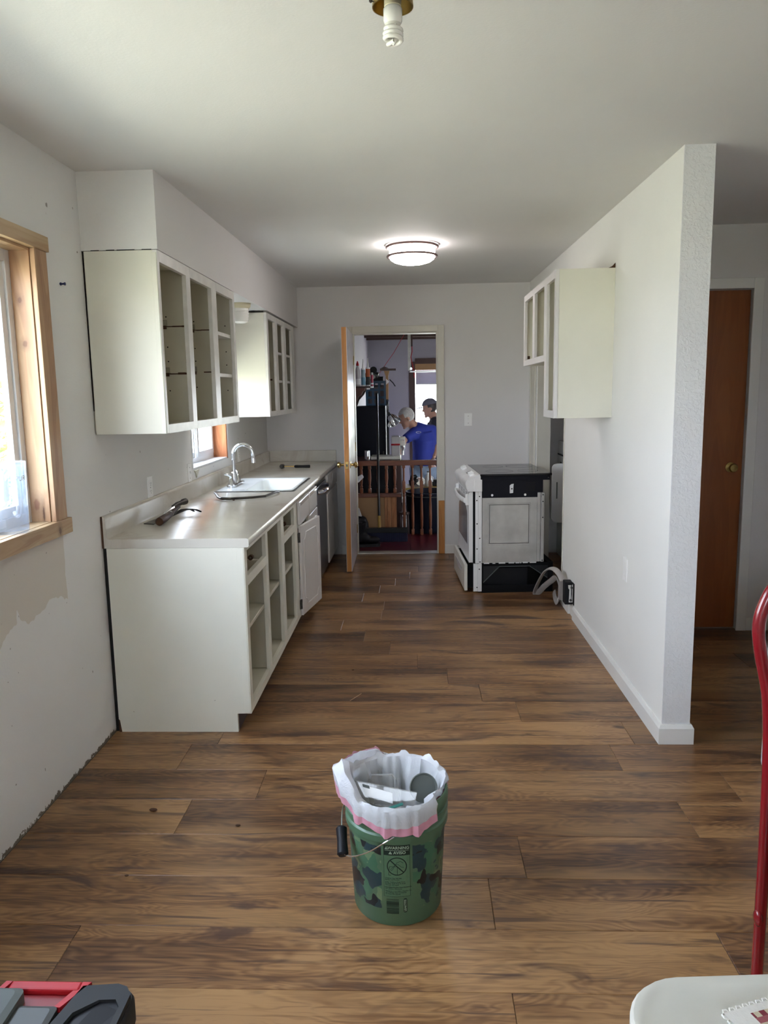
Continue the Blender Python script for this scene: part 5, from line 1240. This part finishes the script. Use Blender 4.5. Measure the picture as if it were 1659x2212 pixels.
# milk crate on the cabinet
t = thing('milk_crate', 'blue plastic crate on top of the tall black cabinet', 'crate', (-.44, 9.33, 1.356))
BL = pm('blue_crate', (.012, .055, .12), .45)
x0, x1, y0, y1 = -.575, -.335, 9.18, 9.48
b = B()
for z_ in (1.357, 1.44, 1.53, 1.622): b.box(x0, x1, y0, y0+.012, z_, z_+.026).box(x0, x1, y1-.012, y1, z_, z_+.026).box(x0, x0+.012, y0, y1, z_, z_+.026).box(x1-.012, x1, y0, y1, z_, z_+.026)
for k in range(4):
    x_ = x0 + (x1-x0-.026)*k/3; b.box(x_, x_+.026, y0-.002, y0+.010, 1.357, 1.64).box(x_, x_+.026, y1-.010, y1+.002, 1.357, 1.64)
    y_ = y0 + (y1-y0-.016)*k/3; b.box(x0-.002, x0+.010, y_, y_+.016, 1.357, 1.64).box(x1-.010, x1+.002, y_, y_+.016, 1.357, 1.64)
part('lattice', b, BL, t); part('crate_floor', B().box(x0, x1, y0, y1, 1.357, 1.366), BL, t)
single('crate_filling', B().box(x0+.02, x1-.02, y0+.02, y1-.02, 1.368, 1.60, .02), pm('grey_pack', (.10, .085, .09), .7), 'dim grey bundle inside the blue crate', 'bundle', (-.44, 9.33, 1.366))
t = thing('power_tool', 'black power tool with round guard heaped on the blue crate', 'tool', (-.49, 9.32, 1.65))
part('tool_body', hollow(B().tube([(-.585, 9.30, 1.70), (-.52, 9.30, 1.74), (-.44, 9.30, 1.70)], [.03, .045, .05], 12).ball((-.555, 9.3, 1.72), .045, (1.2, .8, .7)).box(-.53, -.37, 9.26, 9.36, 1.642, 1.70), .01, 2), M['black'], t)
part('guard_disc', B().cyl((-.485, 9.25, 1.775), (-.485, 9.27, 1.775), .042, seg=20), M['dark_grey'], t)
t = thing('parts_bag', 'clear bag of small white parts on the front of the blue crate', 'bag', (-.475, 9.22, 1.65))
part('bag_skin', hollow(B().ball((-.495, 9.22, 1.70), .05, (1.2, .5, .8)).ball((-.435, 9.22, 1.695), .03, (1.1, .5, .8)), .008, 3), M['clear_tray'], t, smooth=True)
part('contents', B().ball((-.50, 9.225, 1.695), .032, (1.2, .5, .8)), M['white_paper'], t, smooth=True)
t = thing('tan_bracket', 'tan wooden bracket post with dark red cap beside the blue crate', 'bracket', (-.30, 9.2, 1.5))
part('post', B().prism([(-.335, 1.43), (-.305, 1.43), (-.305, 1.70), (-.290, 1.76), (-.355, 1.76), (-.335, 1.70)], 'y', 9.10, 9.14), M['ply'], t)
part('cap', B().box(-.40, -.215, 9.08, 9.16, 1.762, 1.785).prism([(-.40, 1.785), (-.30, 1.79), (-.35, 1.81)], 'y', 9.08, 9.16), M['dark_wood'], t)
part('white_tag', B().prism([(-.33, 1.60), (-.33, 1.67), (-.295, 1.635)], 'y', 9.093, 9.098), M['white_paper'], t); part('strap', B().tube([(-.29, 9.12, 1.66), (-.25, 9.12, 1.62), (-.225, 9.12, 1.58)], .006, 8), M['black'], t, smooth=True)
part('stand', B().box(-.335, -.305, 9.10, 9.14, .765, 1.43), M['dark_grey'], t)
# wall shelf with bottles
t = thing('wall_shelf', 'small brown shelf on scalloped bracket on the left garage wall', 'shelf', (-.6, 8.5, 1.57))
part('shelf_board', B().box(GX0, -.475, 8.34, 8.80, 1.562, 1.580, .003), M['dark_wood'], t)
part('bracket', B().prism([(GX0, 1.562), (-.53, 1.562), (-.535, 1.535), (-.56, 1.52), (-.57, 1.49), (-.60, 1.475), (-.625, 1.43), (-.645, 1.40), (-.65, 1.36), (GX0, 1.33)], 'y', 8.36, 8.39), pm('red_brown_bracket', (.13, .045, .035), .45), t)
part('bracket', B().prism([(GX0, 1.562), (-.53, 1.562), (-.57, 1.49), (-.625, 1.43), (-.65, 1.36), (GX0, 1.33)], 'y', 8.74, 8.77), M['dark_wood'], t)
part('end_clip', B().box(-.515, -.48, 8.335, 8.36, 1.545, 1.562), M['white_paper'], t); part('end_clip', B().box(-.485, -.445, 8.40, 8.44, 1.562, 1.580), M['white_paper'], t)
t = thing('wash_bottle', 'white squeeze bottle with red cap at the left end of the garage shelf', 'bottle', (-.612, 8.42, 1.58))
part('bottle_body', B().lathe([(.030, 1.581), (.031, 1.70), (.024, 1.76), (.012, 1.79), (.012, 1.80)], 18, (-.612, 8.42, 0)), pm('milky_plastic', (.48, .46, .48), .4), t, smooth=True)
part('cap', B().lathe([(.015, 1.80), (.014, 1.82), (.005, 1.845), (.003, 1.85)], 12, (-.612, 8.42, 0)), M['red_plastic'], t)
part('label_band', B().lathe([(.0316, 1.60), (.0318, 1.66)], 18, (-.612, 8.42, 0), None, False, False), M['white_paper'], t)
def tube_(label, x, y, c1, c2, h):
    t = thing('caulk_tube', label, 'tube', (x, y, 1.58))
    part('cartridge', B().lathe([(.023, 1.581), (.0235, 1.583), (.0235, 1.58+h)], 18, (x, y, 0)), M['white_paper'], t, smooth=True)
    part('print_band', B().lathe([(.0238, 1.595), (.0238, 1.58+h*.5)], 18, (x, y, 0), None, False, False), c1, t, smooth=True)
    part('print_band', B().lathe([(.0238, 1.58+h*.5), (.0238, 1.58+h*.93)], 18, (x, y, 0), None, False, False), c2, t, smooth=True)
    part('nozzle', B().lathe([(.012, 1.58+h), (.010, 1.60+h), (.005, 1.65+h), (.003, 1.68+h)], 12, (x, y, 0)), M['bulb'], t, smooth=True)
tube_('caulk tube with pale blue print, second item on the garage shelf', -.553, 8.42, pm('blue_print', (.10, .24, .36), .4), pm('pale_print', (.32, .44, .50), .4), .19)
tube_('caulk tube with orange and black print on the garage shelf', -.503, 8.44, pm('black_print', (.02, .02, .02), .4), pm('orange_print', (.55, .12, .03), .4), .20)
t = thing('glue_tube', 'short red and white tube at the right end of the garage shelf', 'tube', (-.462, 8.46, 1.58))
part('cartridge', B().cyl((-.458, 8.42, 1.5805), (-.458, 8.42, 1.70), .014), pm('crimson_print', (.35, .03, .07), .4), t, smooth=True); part('cap', B().cyl((-.458, 8.42, 1.70), (-.458, 8.42, 1.725), .011), M['white_paper'], t); part('band', B().cyl((-.458, 8.42, 1.60), (-.458, 8.42, 1.615), .0143), M['white_paper'], t)
t = thing('wall_box', 'pale grey box fixed to the left garage wall above the shelf', 'box', (-.70, 8.6, 1.86)); part('cover', B().box(GX0, -.66, 8.55, 8.68, 1.80, 1.90, .004), M['garage_wall'], t); part('knockout', B().cyl((-.69, 8.548, 1.85), (-.69, 8.551, 1.85), .012), M['mid_grey'], t)
t = thing('hanging_towel', 'pale towel hanging on the left garage wall beside the door edge', 'towel', (-.70, 8.6, 1.2))
part('cloth', hollow(B().box(-.715, -.685, 8.50, 8.60, .86, 1.25).tube([(-.69, 8.55, .85), (-.688, 8.55, 1.0), (-.70, 8.55, 1.22)], [.03, .026, .02], 10), .012, 4), M['white_paper'], t, smooth=True); part('hook', B().cyl((-.72, 8.55, 1.25), (-.68, 8.55, 1.25), .006), M['brass'], t)
# barrel, saw table and its clutter
t = thing('work_stool', 'dark stool behind the broad boards holding white papers', 'stool', (-.13, 8.44, GF)); part('seat', B().lathe([(.001, .17), (.06, .17), (.06, .195), (.001, .195)], 18, (-.13, 8.44, 0)), M['dark_wood'], t)
for q in (-1, 1): part('leg', B().cyl((-.13+q*.05, 8.44+.04, GF), (-.13+q*.04, 8.44, .18), .012), M['dark_wood'], t); part('leg', B().cyl((-.13+q*.05, 8.44-.04, GF), (-.13+q*.04, 8.44, .18), .012), M['dark_wood'], t)
t = thing('trash_barrel', 'big black barrel behind the long balusters at the right', 'barrel', (.17, 8.75, GF))
part('shell', B().lathe([(.24, GF), (.275, .36), (.285, .365), (.285, .39), (.27, .39), (.262, .36), (.23, GF+.02)], 36, (.17, 8.75, 0)), pm('black_navy_plastic', (.006, .008, .018), .45, spec=.2), t, smooth=True)
part('rim_bead', B().lathe([(.288, .345), (.290, .350), (.288, .355), (.284, .350)], 36, (.17, 8.75, 0), None, False, False), M['mid_grey'], t, smooth=True)
t = thing('saw_table', 'yellow topped saw table behind the black barrel', 'table', (.3, 9.4, GF))
part('table_top', B().box(-.14, .75, 9.15, 9.55, .325, .375, .005), pm('yellow_enamel', (.50, .33, .06), .4), t)
for x_ in (-.10, .71):
    for y_ in (9.19, 9.51): part('leg', B().box(x_-.02, x_+.02, y_-.02, y_+.02, GF, .325), M['steel'], t)
t = thing('circular_saw', 'black hand saw with silver blade guard on the yellow saw table', 'saw', (.02, 9.3, .375))
part('motor', hollow(B().tube([(-.08, 9.28, .42), (-.01, 9.28, .43)], .038, 12).ball((.0, 9.3, .45), .045), .01, 2), M['black'], t, smooth=True); part('guard', B().lathe([(.06, -.012), (.06, .012), (.05, .014), (.05, -.014)], 24, (.055, 9.26, .438), Matrix.Rotation(R(80), 4, 'X')), M['chrome'], t, smooth=True); part('handle', B().tube([(-.06, 9.3, .45), (-.05, 9.3, .50), (0, 9.3, .51), (.03, 9.3, .47)], .012, 8), M['black'], t, smooth=True)
t = thing('paint_jug', 'white jug on the yellow saw table, right of the silver saw guard', 'jug', (.16, 9.3, .375)); part('jug_body', B().lathe([(.045, .376), (.048, .46), (.035, .50), (.016, .52), (.016, .545)], 18, (.155, 9.30, 0)), M['white_paper'], t, smooth=True); part('handle', B().tube([(.19, 9.30, .50), (.212, 9.30, .48), (.205, 9.30, .43)], .007, 8), M['white_paper'], t, smooth=True); part('cap', B().cyl((.155, 9.30, .545), (.155, 9.30, .56), .018), M['mid_grey'], t)
t = thing('tool_case', 'dark tool case at the right end of the yellow saw table', 'case', (.26, 9.35, .375)); part('case_shell', B().box(.205, .40, 9.30, 9.44, .376, .455, .012), M['dark_grey'], t); part('clasp', B().box(.24, .27, 9.294, 9.30, .41, .43), M['chrome'], t)
t = thing('white_carton', 'white carton on the garage floor seen past the broad boards', 'carton', (-.15, 8.6, GF)); part('carton_body', B().box(-.155, -.09, 8.52, 8.7, GF, .10), M['white_paper'], t); part('flap', B().prism([(-.155, .10), (-.09, .11), (-.10, .16), (-.145, .14)], 'y', 8.52, 8.524), M['white_paper'], t)
t = thing('paper_bundle', 'white crumpled papers on a dark stool behind the boards, left of the barrel', 'papers', (-.13, 8.44, .20)); part('sheet', sheet([(-.155, 8.44, .196), (-.105, 8.42, .2), (-.12, 8.44, .34), (-.145, 8.46, .31)], .002), M['white_paper'], t); part('sheet', sheet([(-.155, 8.45, .30), (-.115, 8.45, .295), (-.11, 8.46, .46), (-.15, 8.46, .45)], .002), M['white_paper'], t)
# overhead door hardware
t = thing('track_hanger', 'perforated metal track hanger hanging from the garage ceiling', 'bracket', (-.06, 10.6, 2.3))
part('angle_iron', B().box(-.085, -.050, 10.60, 10.604, 1.80, 2.36).box(-.050, -.046, 10.60, 10.635, 1.80, 2.36), M['zinc'], t)
for k in range(22): part('slot', B().cyl((-.067, 10.598, 1.83+.021*k), (-.067, 10.601, 1.83+.021*k), .004, seg=6), M['hole'], t)
part('track', B().bar((-.06, 10.58, 1.785), (.9, 10.9, 1.79), .05, .02), M['enamel'], t); part('roller', B().cyl((-.045, 10.57, 1.825), (-.045, 10.60, 1.825), .018), M['chrome'], t); part('pull_cord', B().tube([(-.03, 10.6, 2.30), (-.028, 10.6, 2.05), (-.045, 10.6, 1.98), (-.01, 10.6, 1.80), (.0, 10.6, 1.70)], .006, 8), M['red_plastic'], t, smooth=True); part('stop_block', B().box(-.042, -.020, 10.59, 10.62, 2.12, 2.30), M['dark_wood'], t)
single('red_string', B().tube([(-.08, 9.9, 2.30), (-.25, 9.6, 1.99), (-.42, 9.35, 1.74)], .003, 6), M['red_plastic'], 'thin red string slanting from the garage ceiling down to the crate', 'string', (-.08, 9.9, 2.3))
t = thing('roller_blind', 'pale lavender roller blind across the top of the bright garage opening', 'blind', (1.2, GY1, 1.85)); part('fabric', B().box(.02, 1.59, GY1+.03, GY1+.04, 1.64, 1.85), pm('lavender_blind', (.55, .52, .68), .8), t); part('bottom_bar', B().box(.02, 1.59, GY1+.025, GY1+.045, 1.625, 1.64), M['enamel'], t)

# ================================================================== PEOPLE
SKIN = pm('skin', (.50, .27, .19), .5, var=.08); GREY_HAIR = pm('silver_hair', (.52, .50, .48), .6, var=.2, vscale=60)
def person(label, joints, mats, face, cap=False):
    J = {k: Vector(v) for k, v in joints.items()}
    t = thing('person', label, 'person', (J['hip'].x, J['hip'].y, GF))
    H = J['head']; f = Vector(face).normalized(); u = (J['head']-J['neck']).normalized(); u = (u - f*u.dot(f)).normalized(); s = f.cross(u)
    b = B()
    Mh = Matrix(((f.x, s.x, u.x, 0), (f.y, s.y, u.y, 0), (f.z, s.z, u.z, 0), (0, 0, 0, 1)))
    b.ball(H+u*.025, .098, (1.0, .80, 1.0), 20, Mh); b.ball(H+f*.030-u*.045, .070, (.92, .80, 1.0), 16, Mh)
    b.tube([H+f*.088+u*.022, H+f*.104-u*.008, H+f*.112-u*.022], [.008, .013, .015], 8)                 # nose
    b.ball(H+f*.092-u*.062, .017, (.7, 1.3, .5), 8, Mh); b.ball(H+f*.080-u*.098, .025, (.9, 1, .8), 10, Mh)  # lips, chin
    b.ball(H+f*.082+u*.034, .030, (.6, 1.7, .4), 10, Mh)                                              # brow
    for q in (-1, 1): b.ball(H+s*q*.079-f*.006-u*.002, .026, (.75, .4, 1.2), 10, Mh)                    # ears
    b.tube([H-u*.06-f*.02, J['neck']], [.056, .062], 12); b.tube([J['neck'], (J['shl']+J['shr'])/2], [.062, .09], 12)
    b.tube([J['hip'], J['chest'], (J['shl']+J['shr'])/2], [.12, .135, .09], 14)
    for a in ('l', 'r'):
        b.tube([J['sh'+a], J['el'+a], J['wr'+a]], [.046, .037, .027], 10); b.ball(J['sh'+a], .05)
        d_ = (J['wr'+a]-J['el'+a]).normalized(); n_ = d_.cross(Vector((0, 1, .2))).normalized()
        b.ball(J['wr'+a]+d_*.05, .042, (1, .75, .6), 10, d_.to_track_quat('X', 'Z').to_matrix().to_4x4())
        for k, (o_, l_) in enumerate(((-.027, .070), (-.009, .082), (.009, .078), (.026, .060))):
            base_ = J['wr'+a]+d_*.085+n_*o_; tip_ = base_+d_*l_*.55+Vector((0, 0, -.004)); b.tube([base_-d_*.02, tip_, tip_+d_*l_*.32+Vector((0, .012, -.016))], [.0095, .0085, .007], 6)
        b.tube([J['wr'+a]+d_*.02+n_*.03, J['wr'+a]+d_*.055+n_*.058, J['wr'+a]+d_*.09+n_*.062], [.012, .010, .008], 6)
        b.tube([J['hip']+Vector((.085 if a == 'l' else -.085, 0, -.03)), J['kn'+a], J['an'+a]], [.085, .055, .038], 12)
    part('body', hollow(b, .009, 3), SKIN, t, smooth=True)
    for q in (-1, 1): part('eye', B().ball(H+f*.078+s*q*.032+u*.018, .0105, seg=8), M['hole'], t)
    # hair as a close cap over the skull, cut back at the face
    hb = B().ball(H+u*.034-f*.012, .105, (1.0, .84, .98), 22, Mh)
    bmesh.ops.delete(hb.b, geom=[v for v in hb.b.verts if (v.co-H).dot(f) > .048 and (v.co-H).dot(u) < .062 or (v.co-H).dot(u) < -.055 or ((v.co-H).dot(u) < .0 and (v.co-H).dot(f) > .012)], context='VERTS')
    part('hair', hb, mats['hair'], t, smooth=True)
    if cap:
        cb = B().ball(H+u*.042-f*.008, .112, (1.02, .88, .96), 22, Mh); bmesh.ops.delete(cb.b, geom=[v for v in cb.b.verts if (v.co-H).dot(u) < .030], context='VERTS')
        part('cap', cb, mats['cap'], t, smooth=True)
        part('cap_peak', B().ball(H+f*.135+u*.040, .065, (1.0, .85, .12), 14, Mh), mats['cap'], t, smooth=True)
    sb = B().tube([J['hip']+Vector((0, 0, -.02)), J['hip']*.5+J['chest']*.5, J['chest'], (J['shl']+J['shr'])/2], [.145, .150, .165, .125], 18, flat=(.95, 1.08))
    sb.tube([J['shl'], (J['shl']+J['shr'])/2, J['shr']], [.072, .095, .072], 14)
    sb.tube([(J['shl']+J['shr'])/2, J['neck']+(J['neck']-J['head'])*.1], [.10, .074], 14)
    for a in ('l', 'r'): sb.tube([J['sh'+a], J['el'+a]*.9+J['sh'+a]*.1], [.078, .062], 14).ball(J['sh'+a], .076)
    part('shirt', hollow(sb, .012, 5), mats['shirt'], t, smooth=True)
    pb = B().ball(J['hip']+Vector((0, 0, -.05)), .145, (1.05, .95, .9))
    for a in ('l', 'r'): pb.tube([J['hip']+Vector((.085 if a == 'l' else -.085, 0, -.05)), J['kn'+a], J['an'+a]], [.100, .075, .065], 14)
    part('jeans', hollow(pb, .014, 4), mats['jeans'], t, smooth=True)
    for a in ('l', 'r'): part('shoe', hollow(B().ball(J['an'+a]+Vector((-.05, 0, -.05)), .05, (2.2, .9, .8)).ball(J['an'+a]+Vector((0, 0, -.03)), .052), .012, 2), M['black'], t, smooth=True)
    return t
pa = person('grey haired person in a royal blue shirt bending over the workbench', dict(hip=(.10, 9.95, .60), chest=(.115, 9.93, .90), shl=(.215, 10.02, 1.02), shr=(.000, 9.82, 1.00), neck=(-.015, 9.88, 1.085), head=(-.105, 9.86, 1.185),
    ell=(.285, 10.0, .82), wrl=(.235, 9.86, .68), elr=(-.135, 9.70, .915), wrr=(-.205, 9.62, .72), knl=(.17, 9.95, .14), knr=(.03, 9.93, .14), anl=(.18, 9.98, GF+.085), anr=(.02, 9.95, GF+.085)),
    dict(hair=GREY_HAIR, shirt=pm('royal_blue_cloth', (.030, .050, .36), .75, var=.1), jeans=pm('pale_denim', (.26, .34, .48), .8, var=.12, vscale=14)), (-.85, -.18, -.42))
Jc = Vector((.045, 9.745, 1.01))
part('chest_print', B().tube([Jc+Vector((.032*math.cos(2*math.pi*k/20), -.012-.02*abs(math.cos(2*math.pi*k/20)), .011*math.sin(2*math.pi*k/20))) for k in range(20)], .0022, 5, True), M['white_paper'], pa, label='thin white oval print on the shirt')
person('person in a grey cap and dark clothes standing in the bright opening', dict(hip=(.30, 11.05, .58), chest=(.295, 11.05, .86), shl=(.30, 11.22, 1.08), shr=(.29, 10.88, 1.08), neck=(.265, 11.05, 1.15), head=(.215, 11.05, 1.275),
    ell=(.32, 11.27, .83), wrl=(.22, 11.20, .66), elr=(.32, 10.82, .83), wrr=(.22, 10.84, .66), knl=(.38, 11.06, .12), knr=(.24, 11.04, .12), anl=(.39, 11.1, GF+.085), anr=(.24, 11.07, GF+.085)),
    dict(hair=pm('dark_hair', (.04, .03, .03), .6), shirt=pm('dark_cloth', (.03, .03, .045), .8), jeans=pm('dark_denim', (.03, .04, .08), .8), cap=pm('grey_cap', (.16, .16, .21), .8)), (-.97, -.05, -.2), cap=True)

# ================================================================== OUTDOORS SEEN THROUGH THE WINDOWS, PLUS AN ADDED SKY BLOCKER
def bush(label, x, y, z, r):
    t = thing('leafy_bush', label, 'bush', (x, y, -.5))
    b = B()
    for k in range(420):
        a, e_ = random.uniform(0, 2*math.pi), random.uniform(-1, 1); q = math.sqrt(1-e_*e_); rr = r*random.uniform(.75, 1.05)
        c_ = Vector((x+rr*q*math.cos(a), y+rr*q*math.sin(a), z+rr*e_)); n_ = Vector((random.gauss(0, 1), random.gauss(0, 1), random.gauss(0, 1))).normalized(); o_ = n_.orthogonal().normalized(); w_ = n_.cross(o_)
        b.add([c_+o_*.09, c_+w_*.045+n_*.015, c_-o_*.09, c_-w_*.045+n_*.015], [(0, 1, 2, 3)])
    part('foliage', b, M['leaf'], t, kind='stuff')
    part('stem', B().tube([(x, y, -.5), (x+.05, y, z)], [.06, .03], 8), M['dark_wood'], t)
bush('green bush outside the pine dining window, taller one', -5.0, 10.2, 1.2, .8); bush('green bush outside the pine dining window, lower one', -6.6, 12.0, .4, .7)
struct('wall_sky_blocker', B().box(-9, -5.2, 3.2, 9.0, -.5, 3.4), M['siding'])  # added wall out of view, blocks sky light into the sink window
t = thing('neighbour_house', 'white sided house wall seen through the small sink window', 'house', (-9, 22, -.5))
part('house_wall', B().box(-12, -7.5, 20, 28, -.5, 2.6), M['siding'], t)
part('house_roof', B().prism([(-12.4, 2.6), (-7.1, 2.6), (-9.75, 4.2)], 'y', 19.6, 28.4), M['mid_grey'], t)
wn = part('window', B().box(-7.5, -7.46, 22, 23.2, .9, 2.0), M['vinyl'], t); part('pane', B().box(-7.46, -7.45, 22.08, 23.12, .98, 1.92), M['oven_glass'], wn)
